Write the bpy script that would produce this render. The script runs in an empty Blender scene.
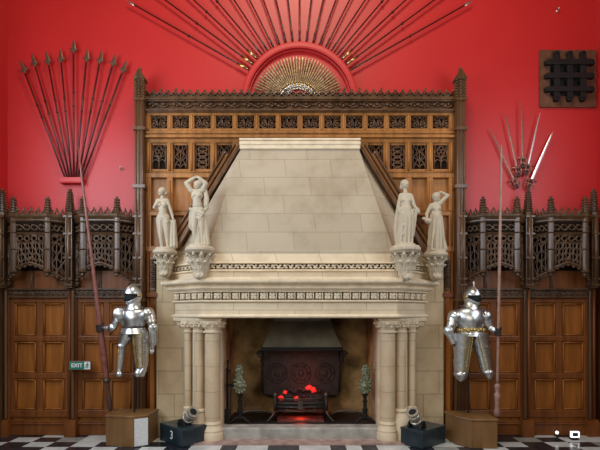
import bpy, math, random
from mathutils import Vector, Matrix
C = bpy.context.scene.collection
PI = math.pi
R = math.radians
rnd = random.Random(7)

# ------------------------------------------------------------------ camera
CAM_Y, CAM_Z, F = -6.25, 1.65, 450.0
HOR = 314.0
cam_d = bpy.data.cameras.new('camera'); cam = bpy.data.objects.new('camera', cam_d); C.objects.link(cam)
cam.location = (0, CAM_Y, CAM_Z); cam.rotation_euler = (R(90), 0, 0)
cam_d.sensor_width = 36; cam_d.lens = 27; cam_d.shift_y = (HOR-225)/600.0
cam_d.clip_start = .05
bpy.context.scene.camera = cam

# photo measurements -> metres at a depth plane y
def X(px, y): return (px-300.0)*(y-CAM_Y)/F
def Z(py, y): return CAM_Z-(py-HOR)*(y-CAM_Y)/F
def S(y): return (y-CAM_Y)/F

# ------------------------------------------------------------------ materials
def nt(name):
    m = bpy.data.materials.new(name); m.use_nodes = True
    t = m.node_tree; b = t.nodes['Principled BSDF']
    return m, t, b
def N(t, typ, **kw):
    n = t.nodes.new(typ)
    for k, v in kw.items():
        if k in n.inputs: n.inputs[k].default_value = v
        else: setattr(n, k, v)
    return n
def ramp(t, fac, stops):
    r = t.nodes.new('ShaderNodeValToRGB'); e = r.color_ramp.elements
    e[0].position, e[0].color = stops[0][0], (*stops[0][1], 1)
    e[1].position, e[1].color = stops[-1][0], (*stops[-1][1], 1)
    for p, c in stops[1:-1]:
        k = e.new(p); k.color = (*c, 1)
    t.links.new(fac, r.inputs[0]); return r.outputs[0]
def coords(t, scale=(1,1,1)):
    tc = t.nodes.new('ShaderNodeTexCoord'); mp = t.nodes.new('ShaderNodeMapping')
    mp.inputs['Scale'].default_value = scale
    t.links.new(tc.outputs['Object'], mp.inputs[0]); return mp.outputs[0]
def bump(t, b, h, strength=.3, dist=.01):
    bp = t.nodes.new('ShaderNodeBump'); bp.inputs['Strength'].default_value = strength; bp.inputs['Distance'].default_value = dist
    t.links.new(h, bp.inputs['Height']); t.links.new(bp.outputs[0], b.inputs['Normal'])
def mix(t, a, bb, fac, mode='MIX'):
    m = t.nodes.new('ShaderNodeMix'); m.data_type = 'RGBA'; m.blend_type = mode
    for k, v in ((0, fac), (6, a), (7, bb)):
        if hasattr(v, 'is_linked'): t.links.new(v, m.inputs[k])
        elif isinstance(v, tuple): m.inputs[k].default_value = (*v, 1)
        else: m.inputs[k].default_value = v
    return m.outputs[2]

def wood(name, c1, c2, rough=.4, grain=14, spec=.5, along='z'):
    m, t, b = nt(name)
    sc = {'z': (grain, grain, 1.2), 'x': (1.2, grain, grain)}[along]
    v = coords(t, sc)
    n1 = N(t, 'ShaderNodeTexNoise', Scale=1.0, Detail=6.0, Roughness=.6); t.links.new(v, n1.inputs['Vector'])
    n2 = N(t, 'ShaderNodeTexNoise', Scale=.12, Detail=2.0); t.links.new(v, n2.inputs['Vector'])
    c = ramp(t, n1.outputs[0], [(.3, c1), (.7, c2)])
    d = ramp(t, n2.outputs[0], [(.3, (.72,.7,.68)), (.7, (1.15,1.12,1.1))])
    t.links.new(mix(t, c, d, 1.0, 'MULTIPLY'), b.inputs['Base Color'])
    b.inputs['Roughness'].default_value = rough; b.inputs['Specular IOR Level'].default_value = spec
    bump(t, b, n1.outputs[0], .15, .004)
    return m
def plain(name, c, rough=.5, metal=0, noise=.12, scale=30, spec=.5, bmp=0):
    m, t, b = nt(name)
    v = coords(t); n1 = N(t, 'ShaderNodeTexNoise', Scale=float(scale), Detail=4.0); t.links.new(v, n1.inputs['Vector'])
    lo = tuple(max(0, x*(1-noise)) for x in c); hi = tuple(min(1, x*(1+noise)) for x in c)
    t.links.new(ramp(t, n1.outputs[0], [(.3, lo), (.7, hi)]), b.inputs['Base Color'])
    b.inputs['Roughness'].default_value = rough; b.inputs['Metallic'].default_value = metal; b.inputs['Specular IOR Level'].default_value = spec
    if bmp: bump(t, b, n1.outputs[0], bmp, .01)
    return m
def emit(name, c, s):
    m, t, b = nt(name); b.inputs['Base Color'].default_value = (*c, 1)
    b.inputs['Emission Color'].default_value = (*c, 1); b.inputs['Emission Strength'].default_value = s
    return m
def stone_blocks(name, c1, c2, mortar, bw, rh, off=.5, oz=0.0, ox=0.0, rough=.75, ms=.006, rot=0):
    m, t, b = nt(name)
    tc = t.nodes.new('ShaderNodeTexCoord'); sp = t.nodes.new('ShaderNodeSeparateXYZ'); t.links.new(tc.outputs['Object'], sp.inputs[0])
    ad = N(t, 'ShaderNodeMath', operation='MULTIPLY_ADD'); t.links.new(sp.outputs[1], ad.inputs[0]); ad.inputs[1].default_value = .8
    t.links.new(sp.outputs[0], ad.inputs[2])
    a2 = N(t, 'ShaderNodeMath', operation='ADD'); t.links.new(ad.outputs[0], a2.inputs[0]); a2.inputs[1].default_value = ox+20*bw
    a3 = N(t, 'ShaderNodeMath', operation='ADD'); t.links.new(sp.outputs[2], a3.inputs[0]); a3.inputs[1].default_value = oz
    cb = t.nodes.new('ShaderNodeCombineXYZ'); t.links.new(a2.outputs[0], cb.inputs[0]); t.links.new(a3.outputs[0], cb.inputs[1])
    br = N(t, 'ShaderNodeTexBrick'); t.links.new(cb.outputs[0], br.inputs['Vector'])
    br.offset = off; br.squash = 1.25; br.squash_frequency = 3; br.offset_frequency = 2
    for k, v in (('Scale', 1.0), ('Brick Width', bw), ('Row Height', rh), ('Mortar Size', ms), ('Mortar Smooth', .3), ('Bias', 0.0)): br.inputs[k].default_value = v
    br.inputs['Color1'].default_value = (*c1, 1); br.inputs['Color2'].default_value = (*c2, 1); br.inputs['Mortar'].default_value = (*mortar, 1)
    v = coords(t); n = N(t, 'ShaderNodeTexNoise', Scale=2.2, Detail=7.0, Roughness=.65); t.links.new(v, n.inputs['Vector'])
    d = ramp(t, n.outputs[0], [(.3, (.80,.76,.70)), (.55, (1,1,1)), (.75, (1.06,1.05,1.02))])
    t.links.new(mix(t, br.outputs[0], d, 1.0, 'MULTIPLY'), b.inputs['Base Color'])
    b.inputs['Roughness'].default_value = rough; b.inputs['Specular IOR Level'].default_value = .25
    bump(t, b, n.outputs[0], .12, .006)
    return m

M = {}
M['oak'] = wood('oak_golden', (.22,.088,.022), (.45,.195,.054), .42, spec=.3)
M['oak_red'] = wood('oak_panel', (.215,.070,.013), (.41,.145,.028), .45, spec=.25)
M['oak_red_frame'] = wood('oak_door_frame', (.12,.036,.008), (.23,.075,.018), .40, spec=.35)
M['oak_dark'] = wood('oak_carved', (.040,.019,.008), (.135,.070,.032), .32, spec=.5)
M['oak_shade'] = wood('oak_shade_backing', (.006,.003,.0015), (.016,.008,.004), .7, spec=.1)  # near-black oak paints the shade behind tracery and inside the canopies
M['oak_carve'] = wood('oak_carved_brown', (.060,.026,.010), (.165,.078,.033), .32)
M['plinth'] = wood('oak_plinth', (.145,.070,.022), (.23,.118,.042), .42)
M['stone'] = stone_blocks('limestone_blocks', (.51,.42,.31), (.455,.37,.27), (.37,.295,.21), .60, .245, oz=-.01, ms=.005)
M['stone_wall'] = stone_blocks('limestone_side', (.58,.445,.28), (.51,.385,.24), (.33,.25,.16), .42, .31, oz=.05)
M['stone_plain'] = plain('limestone_carved', (.74,.61,.44), .7, 0, .12, 9, .25, .15)
M['stone_lint'] = stone_blocks('limestone_lintel', (.73,.60,.43), (.69,.56,.395), (.46,.36,.25), .56, 2.0, oz=.3, ms=.005)
M['shaft'] = stone_blocks('limestone_shaft', (.64,.50,.34), (.60,.46,.31), (.40,.30,.20), 3.0, .33, oz=.02, ms=.004)
M['statue'] = plain('carved_pale_stone', (.52,.445,.335), .6, 0, .07, 9, .3, .12)
M['corbel'] = plain('carved_corbel_stone', (.54,.455,.34), .7, 0, .12, 22, .25, .2)
M['kerb'] = plain('grey_hearth_stone', (.36,.345,.31), .6, 0, .3, 7, .3, .2)
M['slab'] = plain('reddish_slab', (.40,.27,.23), .5, 0, .35, 9, .4, .1)
M['carve_gap'] = plain('shaded_stone_recess', (.16,.115,.07), .85, 0, .3, 20, .1)  # dark tone paints the shade between the carved ornaments
M['soot'] = plain('sooty_brick', (.34,.23,.10), .9, 0, .7, 3.5, .1, .4)
M['black_iron'] = plain('black_iron', (.010,.009,.009), .6, .1, .3, 30, .3, .1)
M['iron'] = plain('dark_iron', (.10,.085,.07), .45, .7, .3, 30, .5, .1)
M['hoodmetal'] = plain('smoky_sheet_metal', (.20,.19,.14), .5, .2, .3, 4, .4)
M['castiron'] = plain('cast_iron_plate', (.042,.033,.030), .6, .3, .3, 14, .4, .2)
M['steel'] = plain('polished_steel', (.66,.67,.68), .34, 1, .2, 26, .5, .03)
M['steel_warm'] = plain('steel_warm', (.64,.60,.54), .36, 1, .25, 30, .5, .04)
M['brass'] = plain('aged_brass', (.52,.37,.14), .32, 1, .25, 30)
M['bronze'] = plain('green_grey_pewter', (.24,.26,.17), .45, .6, .6, 38, .5, .3)
M['darkred'] = wood('dark_red_shaft', (.045,.006,.005), (.09,.014,.011), .35)
M['rustiron'] = plain('spear_iron', (.15,.085,.055), .45, .6, .3, 40)
M['lance'] = plain('painted_lance_red', (.20,.065,.050), .4, 0, .3, 20, .5)
M['lance_b'] = plain('worn_lance_brown', (.30,.17,.13), .45, 0, .25, 20, .5)
M['lance_dark'] = plain('lance_dark', (.07,.035,.03), .4, 0, .3, 20)
M['glove'] = plain('dark_gauntlet', (.05,.042,.04), .4, .5, .3, 30)
M['black'] = plain('black_void', (.004,.004,.005), .8, 0, .1)
M['dagger_blade'] = plain('dagger_blade', (.26,.185,.10), .4, .7, .5, 30); M['dull_blade'] = plain('dull_blade', (.30,.16,.12), .4, .8, .3, 30)
M['hiltiron'] = plain('reddish_hilt_iron', (.36,.19,.15), .35, .8, .3, 40)
M['leather'] = plain('dark_leather', (.04,.028,.02), .5, 0, .3)
M['box'] = plain('painted_dark_blue', (.012,.026,.036), .28, 0, .35, 12, .6)
M['white'] = plain('white_paint', (.80,.80,.78), .5, 0, .05)
M['paper'] = plain('printed_sheet', (.70,.71,.72), .5, 0, .16, 60)
M['sign_green'] = plain('sign_green', (.012,.20,.13), .4, 0, .06)
M['signframe'] = plain('sign_frame', (.20,.10,.07), .4, 0, .1)
M['winstone'] = plain('brown_window_stone', (.12,.052,.028), .8, 0, .35, 9, .2, .3)
M['ember'] = emit('glowing_ember', (1.0,.035,.022), .5)
M['coal'] = plain('charred_coal', (.03,.022,.02), .8, 0, .5, 30)
M['lampwhite'] = emit('lamp_white', (1.0,.97,.93), 1.3)
# red plaster
m, t, b = nt('red_wall_paint')
v = coords(t); n = N(t, 'ShaderNodeTexNoise', Scale=.9, Detail=6.0); t.links.new(v, n.inputs['Vector'])
t.links.new(ramp(t, n.outputs[0], [(.3, (.46,.013,.013)), (.7, (.51,.016,.016))]), b.inputs['Base Color'])
b.inputs['Roughness'].default_value = .46; b.inputs['Specular IOR Level'].default_value = .5
n2 = N(t, 'ShaderNodeTexNoise', Scale=26.0, Detail=3.0); t.links.new(v, n2.inputs['Vector']); bump(t, b, n2.outputs[0], .12, .006)
M['red'] = m

# ------------------------------------------------------------------ mesh builder
ROOT = {}
class MB:
    def __init__(s): s.v = []; s.f = []; s.sm = []
    def add(s, vs, fs, smooth=False):
        o = len(s.v); s.v += [tuple(p) for p in vs]; s.f += [[i+o for i in f] for f in fs]; s.sm += [smooth]*len(fs); return s
    def box(s, x0, x1, y0, y1, z0, z1):
        x0, x1 = sorted((x0, x1)); y0, y1 = sorted((y0, y1)); z0, z1 = sorted((z0, z1))
        return s.add([(x0,y0,z0),(x1,y0,z0),(x1,y1,z0),(x0,y1,z0),(x0,y0,z1),(x1,y0,z1),(x1,y1,z1),(x0,y1,z1)],
            [(0,3,2,1),(4,5,6,7),(0,1,5,4),(1,2,6,5),(2,3,7,6),(3,0,4,7)])
    def prism(s, poly, vec):
        n = len(poly); vec = Vector(vec); P = [Vector(p) for p in poly]
        nrm = Vector((0,0,0))
        for i in range(n): nrm += P[i].cross(P[(i+1) % n])
        if nrm.dot(vec) > 0: P.reverse()
        vs = P+[p+vec for p in P]
        fs = [list(range(n)), list(range(2*n-1, n-1, -1))]+[[(i+1) % n, i, i+n, (i+1) % n+n] for i in range(n)]
        return s.add(vs, fs)
    def loft(s, rings, smooth=True, cap=True):
        n = len(rings[0]); vs = [p for r in rings for p in r]; fs = []
        for k in range(len(rings)-1):
            for i in range(n):
                j = (i+1) % n; fs.append([k*n+i, k*n+j, (k+1)*n+j, (k+1)*n+i])
        o = len(s.v); s.add(vs, fs, smooth)
        if cap:
            s.f.append([o+i for i in range(n-1, -1, -1)]); s.f.append([o+(len(rings)-1)*n+i for i in range(n)]); s.sm += [False, False]
        return s
    def tube(s, pts, r, n=8, cap=True, up=None, smooth=True):
        """r: a number, a list, or a list of (ra, rb): ra along the side axis, rb along the other"""
        P = [Vector(p) for p in pts]; k = len(P)
        rr = r if isinstance(r, (list, tuple)) else [r]*k
        rings = []; u = Vector(up) if up else None
        for i in range(k):
            d = (P[min(i+1, k-1)]-P[max(i-1, 0)])
            if d.length < 1e-9: d = Vector((0,0,1))
            d.normalize()
            if u is None:
                u = Vector((0,1,0)) if abs(d.y) < .9 else Vector((1,0,0))
            a = d.cross(u)
            if a.length < 1e-6: a = d.orthogonal()
            a.normalize(); w = a.cross(d).normalized()
            if up is None: u = w
            ra, rb = rr[i] if isinstance(rr[i], (tuple, list)) else (rr[i], rr[i])
            rings.append([P[i]+a*(ra*math.cos(2*PI*j/n))+w*(rb*math.sin(2*PI*j/n)) for j in range(n)])
        return s.loft(rings, smooth, cap)
    def lathe(s, prof, c=(0,0,0), n=20, axis=(0,0,1), sx=1, sy=1, a0=0, smooth=True):
        ax = Vector(axis).normalized(); q = Vector((0,0,1)).rotation_difference(ax); c = Vector(c)
        rings = [[c+q@Vector((r*sx*math.cos(2*PI*j/n+a0), r*sy*math.sin(2*PI*j/n+a0), z)) for j in range(n)] for r, z in prof]
        return s.loft(rings, smooth)
    def ell(s, c, r, n=12, m=8, rot=None):
        c = Vector(c); r = (r, r, r) if isinstance(r, (int, float)) else r
        vs = []; 
        q = rot if rot is not None else Matrix.Identity(3)
        for i in range(1, m):
            ph = PI*i/m
            for j in range(n):
                th = 2*PI*j/n
                vs.append(c+q@Vector((r[0]*math.sin(ph)*math.cos(th), r[1]*math.sin(ph)*math.sin(th), -r[2]*math.cos(ph))))
        fs = []
        for i in range(m-2):
            for j in range(n):
                k = (j+1) % n; fs.append([i*n+j, i*n+k, (i+1)*n+k, (i+1)*n+j])
        b0 = len(vs); vs += [c+q@Vector((0,0,-r[2])), c+q@Vector((0,0,r[2]))]
        for j in range(n):
            k = (j+1) % n; fs.append([b0, k, j]); fs.append([b0+1, (m-2)*n+j, (m-2)*n+k])
        return s.add(vs, fs, True)
    def caps(s, a, b, ra, rb, n=10):
        a = Vector(a); b = Vector(b); d = (b-a); L = d.length
        if L < 1e-6: return s.ell(a, max(ra, rb), n, 6)
        d.normalize(); pts = []; rr = []
        for t in (-.96, -.7, -.35, 0): pts.append(a+d*ra*t); rr.append(ra*math.sqrt(max(0, 1-t*t)))
        for t in (0, .35, .7, .96): pts.append(b+d*rb*t); rr.append(rb*math.sqrt(max(0, 1-t*t)))
        return s.tube(pts, rr, n)
    def sweep(s, path, prof, smooth=False, closed_prof=True):
        """path: 2-D plan polyline (x, y), outward on its right-hand side; prof: [(out, z)]"""
        n = len(path); P = [Vector((p[0], p[1])) for p in path]; rings = []
        for i in range(n):
            def nr(a, b):
                d = (b-a).normalized(); return Vector((d.y, -d.x))
            if i == 0: mdir = Vector((0, 0)); n1 = nr(P[0], P[1]); off = n1
            elif i == n-1: off = nr(P[-2], P[-1])
            else:
                n1 = nr(P[i-1], P[i]); n2 = nr(P[i], P[i+1]); mm = (n1+n2).normalized(); off = mm/max(.3, mm.dot(n1))
            rings.append([(P[i].x+off.x*o, P[i].y+off.y*o, z) for o, z in prof])
        return s.loft(rings, smooth)
    def build(s, name, mat, parent=None, loc=None):
        me = bpy.data.meshes.new(name); o = bpy.data.objects.new(name, me); C.objects.link(o)
        off = Vector((0,0,0))
        if parent is not None: off = ROOT[parent.name]; o.parent = parent
        elif loc is not None: off = Vector(loc); o.location = off
        vs = [tuple(Vector(p)-off) for p in s.v]
        me.from_pydata(vs, [], s.f); me.update()
        me.polygons.foreach_set('use_smooth', s.sm)
        if isinstance(mat, str): mat = M[mat]
        me.materials.append(mat)
        ROOT[o.name] = Vector(off)
        return o

def bevel(o, w=.006, seg=2):
    md = o.modifiers.new('edge', 'BEVEL'); md.width = w; md.segments = seg; md.limit_method = 'ANGLE'; md.angle_limit = R(35)
    return o
def autosmooth(o, deg=40):
    me = o.data
    me.polygons.foreach_set('use_smooth', [True]*len(me.polygons))
    try: me.set_sharp_from_angle(angle=R(deg))
    except Exception: pass
    return o
def remesh(o, vox, smooth=3):
    a = o.modifiers.new('skin', 'REMESH'); a.mode = 'VOXEL'; a.voxel_size = vox; a.use_smooth_shade = True
    if smooth:
        b = o.modifiers.new('soft', 'SMOOTH'); b.factor = .5; b.iterations = smooth
    dg = bpy.context.evaluated_depsgraph_get()
    me = bpy.data.meshes.new_from_object(o.evaluated_get(dg)); o.modifiers.clear(); o.data = me
    return o
def tag(o, label, cat, group=None):
    o['label'] = label; o['category'] = cat
    if group: o['group'] = group
    return o
def thing(name, label, cat, loc, group=None):
    o = bpy.data.objects.new(name, None); C.objects.link(o); o.location = loc; o.empty_display_size = .1
    ROOT[o.name] = Vector(loc); return tag(o, label, cat, group)
def struct(o): o['kind'] = 'structure'; return o
def copy_tree(o, loc, label):
    def rec(src, par):
        c = src.copy(); C.objects.link(c)
        if par is not None: c.parent = par
        for ch in src.children: rec(ch, c)
        return c
    r = rec(o, None); r.location = loc; r['label'] = label; return r
def mirror_x(fn):
    for sg in (-1, 1): fn(sg)
# ------------------------------------------------------------------ the room
XL, XR, ZT = -4.06, 4.12, 7.6
# floor of black and white tiles
def floor_tiles():
    fl = {'w': MB(), 'b': MB(), 'g': MB()}
    y = -.02; row = 0
    centre = {0: 'bwbwwbwwbbww', 1: 'wbwbwwbwwbbw'}
    while y > -7.4:
        h = .215
        w = .30; x = XL; i = 0
        while x < XR:
            x1 = min(x+w, XR)
            k = (i+row) % 2
            if (i*7+row*5) % 11 == 0: k = 1-k
            c = 'b' if k else ('g' if (i*3+row) % 5 == 0 else 'w')
            if abs((x+x1)/2) < 1.45 and y > -.90: c = None
            if c: fl[c].add([(x, y, 0), (x, y-h, 0), (x1, y-h, 0), (x1, y, 0)], [(0,1,2,3)])
            x = x1; i += 1
        y -= h; row += 1
    # the narrow tiles before the hearth slab
    y = -.03
    xs0, xs1 = None, None
    # fill the strip left out above with the fine pattern
    cells = []
    x = XL; i = 0; edges = []
    while x < XR:
        x1 = min(x+.30, XR)
        if abs((x+x1)/2) < 1.45: edges.append((x, x1))
        x = x1
    a, b = edges[0][0], edges[-1][1]
    n = round((b-a)/.2); w = (b-a)/n
    yy = -.02-.215*4; rows = [-.60, -.815]
    for r_, y0 in enumerate(rows):
        y1 = y0-.215
        if True:
            ya = y0; yb = ya-.215 if r_ == 0 else -1.10
            q = r_
            st = 'bwbwwbwwbbwwbwbww'
            for i in range(n):
                ch = st[(i+3) % len(st)]
                if q % 2: ch = 'b' if ch == 'w' else 'w'
                fl[ch].add([(a+i*w, ya, 0), (a+i*w, yb, 0), (a+(i+1)*w, yb, 0), (a+(i+1)*w, ya, 0)], [(0,1,2,3)])
    return fl
M['tile_w'] = plain('white_marble_tile', (.60,.61,.60), .22, 0, .16, 5, .5)
M['tile_g'] = plain('grey_marble_tile', (.30,.31,.28), .24, 0, .2, 5, .5)
M['tile_b'] = plain('black_marble_tile', (.020,.022,.030), .2, 0, .5, 6, .5)
fl = floor_tiles()
floor = MB(); floor.v, floor.f, floor.sm = [], [], []
cnt = []
for k in 'wbg':
    floor.add(fl[k].v, fl[k].f); cnt.append(len(fl[k].f))
fo = floor.build('floor', 'tile_w'); fo.data.materials.append(M['tile_b']); fo.data.materials.append(M['tile_g'])
mi = [0]*cnt[0]+[1]*cnt[1]+[2]*cnt[2]; fo.data.polygons.foreach_set('material_index', mi); struct(fo)

w = MB()   # the end wall with an opening for the fireplace recess
w.box(XL-.3, -1.12, 0, .25, 0, ZT); w.box(1.12, XR+.3, 0, .25, 0, ZT); w.box(-1.12, 1.12, 0, .25, 2.05, ZT)
struct(w.build('wall_back', 'red'))
struct(MB().box(XL-.25, XL, -1.7, 0, 0, ZT).build('wall_left', 'red'))
for nm, xa, xb in (('trim_3', XL, XL+.05), ('trim_4', XR-.03, XR)):
    struct(MB().box(xa, xb, -6.5, -.01, 0, 2.9).build(nm, 'oak_dark'))
struct(MB().box(XR, XR+.25, -1.7, 0, 0, ZT).build('wall_right', 'red'))
struct(MB().box(-1.42, 1.42, -.60, -.02, .001, .022).build('trim_1', 'slab'))
# the raised half ring on the wall above the chimneypiece
FC = (X(299.5, -.03), Z(101, -.03))
mb = MB(); nseg = 48
for ro, ri, yf in ((.800, .715, -.07), (.715, .690, -.035)):
    rings = []
    for i in range(nseg+1):
        a = PI*i/nseg; ca, sa = math.cos(a), math.sin(a)
        rings.append([(FC[0]+ri*ca, 0.0, FC[1]+ri*sa), (FC[0]+ri*ca, yf, FC[1]+ri*sa), (FC[0]+(ri+.02)*ca, yf-.008, FC[1]+(ri+.02)*sa), (FC[0]+(ro-.02)*ca, yf-.008, FC[1]+(ro-.02)*sa), (FC[0]+ro*ca, yf, FC[1]+ro*sa), (FC[0]+ro*ca, 0.0, FC[1]+ro*sa)])
    mb.loft(rings, False)
struct(mb.build('trim_2', 'red'))

# ------------------------------------------------------------------ barred window, high on the wall
x0, x1, z0, z1 = X(539, 0), X(595, 0), Z(108, 0), Z(51, 0)
wx0, wx1, wz0, wz1 = X(549, 0), X(585, 0), Z(97, 0), Z(60, 0)
mb = MB(); yf = -.025
mb.box(x0, wx0, yf, .0, z0, z1); mb.box(wx1, x1, yf, .0, z0, z1); mb.box(wx0, wx1, yf, .0, z0, wz0); mb.box(wx0, wx1, yf, .0, wz1, z1)
win = struct(mb.build('window_1', 'winstone'))
mb = MB(); mb.box(wx0, wx1, -.006, -.001, wz0, wz1); mb.build('dark_opening', 'black', win)  # flat black sheet stands in for the darkness of the opening
mb = MB()
yb = -.085; dx = (wx1-wx0)
for k in (-1, 0, 1):
    cx = (wx0+wx1)/2+k*dx*.36; cz = (wz0+wz1)/2+k*(wz1-wz0)*.36
    mb.box(cx-.040, cx+.040, yb, yb+.03, wz0-.06, wz1+.06)
    mb.box(wx0-.06, wx1+.06, yb-.012, yb+.018, cz-.038, cz+.038)
    for e in (-1, 1):
        mb.box(cx-.03, cx+.03, yb, -.02, (wz0 if e < 0 else wz1)+e*.06-.025, (wz0 if e < 0 else wz1)+e*.06+.025)
        mb.box((wx0 if e < 0 else wx1)+e*.06-.025, (wx0 if e < 0 else wx1)+e*.06+.025, yb, -.02, cz-.03, cz+.03)
bevel(mb.build('iron_lattice', 'black_iron', win), .008)

# ------------------------------------------------------------------ oak overmantel round the chimney hood
YF = -.16
om = thing('oak_overmantel', 'tall carved oak screen of tracery and panels framing the stone chimney hood', 'panelling', (0, -.1, 0))
PSIDE = [-1, 1]
def PR(mb, a, b, c, d, yf, yb):
    """a photo rectangle (px a..c across, b..d down) as a solid from yf back to yb, on both sides of the chimney"""
    for sg in PSIDE:
        xa, xc = X(a, yf), X(c, yf)
        if sg > 0: xa, xc = -xa, -xc
        mb.box(xa, xc, yf, yb, Z(d, yf), Z(b, yf))
def CR(mb, a, b, c, d, yf, yb): mb.box(X(a, yf), X(c, yf), yf, yb, Z(d, yf), Z(b, yf))
mb = MB()
CR(mb, 145, 99, 455, 137, -.06, -.005)
mb.build('back_board', 'oak', om)
for sg in (-1, 1):
    PSIDE[:] = [sg]; mb = MB(); PR(mb, 145, 137, 242, 290, -.10, -.005); mb.build('panel_board', 'oak', om); mb = MB(); PR(mb, 137, 250, 157, 434, -.15, -.005); mb.build('flank_board', 'oak_red', om)
PSIDE[:] = [-1, 1]
# posts at the two outer edges
for sg in (-1, 1):
    px = X(140, -.22)*(1 if sg < 0 else -1); h = .062
    mb = MB(); mb.box(px-h, px+h, -.25, -.01, 0, Z(97, -.22)); mb.box(px-h, px+h, -.25, -.14, Z(97, -.22), Z(79, -.22))
    for py in (129.5, 187, 300): mb.box(px-h-.018, px+h+.018, -.275, -.01, Z(py+1.6, -.22), Z(py-1.6, -.22))
    for e in (-1, 1):
        mb.tube([(px+e*.045, -.255, .3), (px+e*.045, -.255, Z(82, -.22))], .014, 6)
    mb.tube([(px, -.256, .3), (px, -.256, Z(82, -.22))], .012, 6)
    po = mb.build('corner_post', 'oak_carve', om)
    mb = MB(); zt = Z(79, -.22)
    mb.box(px-h-.012, px+h+.012, -.27, -.13, zt-.30, zt-.27); mb.box(px-h-.014, px+h+.014, -.27, -.13, zt-.02, zt+.012)
    mb.prism([(px-h-.012, -.27, zt+.012), (px+h+.012, -.27, zt+.012), (px, -.27, zt+.125)], (0, .12, 0))
    for i in range(7):
        for e in (-1, 1): mb.ell((px+e*h, -.262, zt-.25+i*.036), (.015, .016, .014), 6, 4)
    for i in range(6): mb.ell((px, -.262, zt-.25+i*.04), (.02, .014, .016), 6, 4)
    mb.ell((px, -.21, zt+.135), (.022, .022, .03), 8, 6)
    mb.build('post_finial', 'oak_carve', om)
# cresting
mb = MB(); yc = -.17; za, zb = Z(97.2, yc), Z(91.3, yc); xa, xb = X(146, yc), X(454, yc); n = 42; p = (xb-xa)/n
for ph in (0, 1):
    mb.tube([(xa+p*i, yc-.006*ph, (za if (i+ph) % 2 == 0 else zb)) for i in range(n+1)], .0125, 5)
for i in range(n+1):
    mb.ell((xa+p*i, yc, zb+.008), (.022, .018, .020), 6, 4)
    if i < n: mb.ell((xa+p*(i+.5), yc-.004, (za+zb)/2), (.014, .014, .014), 6, 4)
for i in (2, 4, 27, 29, 32, 38): mb.ell((xa+p*i+.01, yc, zb+.03), (.015, .012, .026), 6, 4)
mb.box(xa, xb, yc-.02, yc+.05, za-.022, za+.004); mb.box(xa, xb, yc+.012, yc+.03, za, za+(zb-za)*.72)
mb.build('cresting_trim', 'oak_dark', om)
mb = MB()
for (a, b, yf) in ((97.5, 99, -.215), (99, 101, -.195), (109, 110.5, -.215), (110.5, 112.3, -.19)): CR(mb, 145, a, 455, b, yf, -.02)
CR(mb, 145, 101, 455, 109.2, -.14, -.02)
bevel(mb.build('crown_moulding', 'oak_carve', om), .006)
mb = MB(); ys = -.15; n = 13
for i in range(n):
    cx = X(146+308*(i+.5)/n, ys); cz = Z(105.2, ys)
    for k, (dx_, dz_, r_) in enumerate(((-.10,.008,.030), (-.055,-.012,.026), (-.01,.010,.030), (.04,-.014,.025), (.085,.012,.030), (.12,-.016,.02))):
        rr = r_*(.85+.3*rnd.random())
        mb.ell((cx+dx_, ys, cz+dz_), (rr, .03, rr*.75), 8, 5, Matrix.Rotation(rnd.uniform(-1,1), 3, 'Y'))
    mb.tube([(cx-.15+.3*k/10, ys-.01, cz+.03*math.sin(k*PI/5)) for k in range(11)], .009, 5)
mb.build('leaf_trim', 'oak_carve', om)
# frieze of fourteen scrolled panels
mb = MB(); yf = -.17
CR(mb, 145, 112, 455, 115.3, yf, -.05); CR(mb, 145, 128.3, 455, 131, yf, -.05)
for (a, b, yq) in ((131, 133, -.205), (133, 134.8, -.185), (134.8, 137.2, -.215)): CR(mb, 145, a, 455, b, yq, -.05)
pit = 304/14
for i in range(15):
    c = 148+pit*i; CR(mb, c-2.6, 114, c+2.6, 129, yf+.003, -.05); CR(mb, c-.9, 114, c+.9, 129, yf-.012, -.05)
bevel(mb.build('frieze_frame', 'oak', om), .005)
for i in range(14):
    c = 148+pit*(i+.5); cx, cz = X(c, -.12), Z(122, -.12); hw = X(c+8.2, -.12)-cx; hh = 6.6*S(-.12)
    mb = MB(); mb.box(cx-hw, cx+hw, -.066, -.061, cz-hh, cz+hh); bk = mb.build('recess_board', 'oak_shade', om)
    mb = MB(); y = -.125; r_ = .0085
    def sc(pts): mb.tube([(cx+a*hw, y, cz+b*hh) for a, b in pts], r_, 5)
    for e in (-1, 1):
        sc([(e*.95, .9), (e*.55, .75), (e*.25, .4), (e*.12, -.1), (e*.10, -.95)])
        spiral = [(e*(.55+.36*(1-k/14*.75)*math.cos(k*.62+.6)), -.28+.62*(1-k/14*.75)*math.sin(k*.62+.6)) for k in range(14)]
        sc(spiral)
        sc([(e*.95, .1), (e*.8, .55), (e*.45, .9), (0, .62)])
        sc([(e*.15, -.85), (e*.5, -.95), (e*.9, -.6), (e*.98, -.1)])
        mb.ell((cx+e*.55*hw, y-.004, cz-.3*hh), .016, 6, 4)
    mb.ell((cx, y-.004, cz+.6*hh), (.018, .014, .018), 6, 4)
    mb.build('scroll_tracery', 'oak_carve', om)
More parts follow.
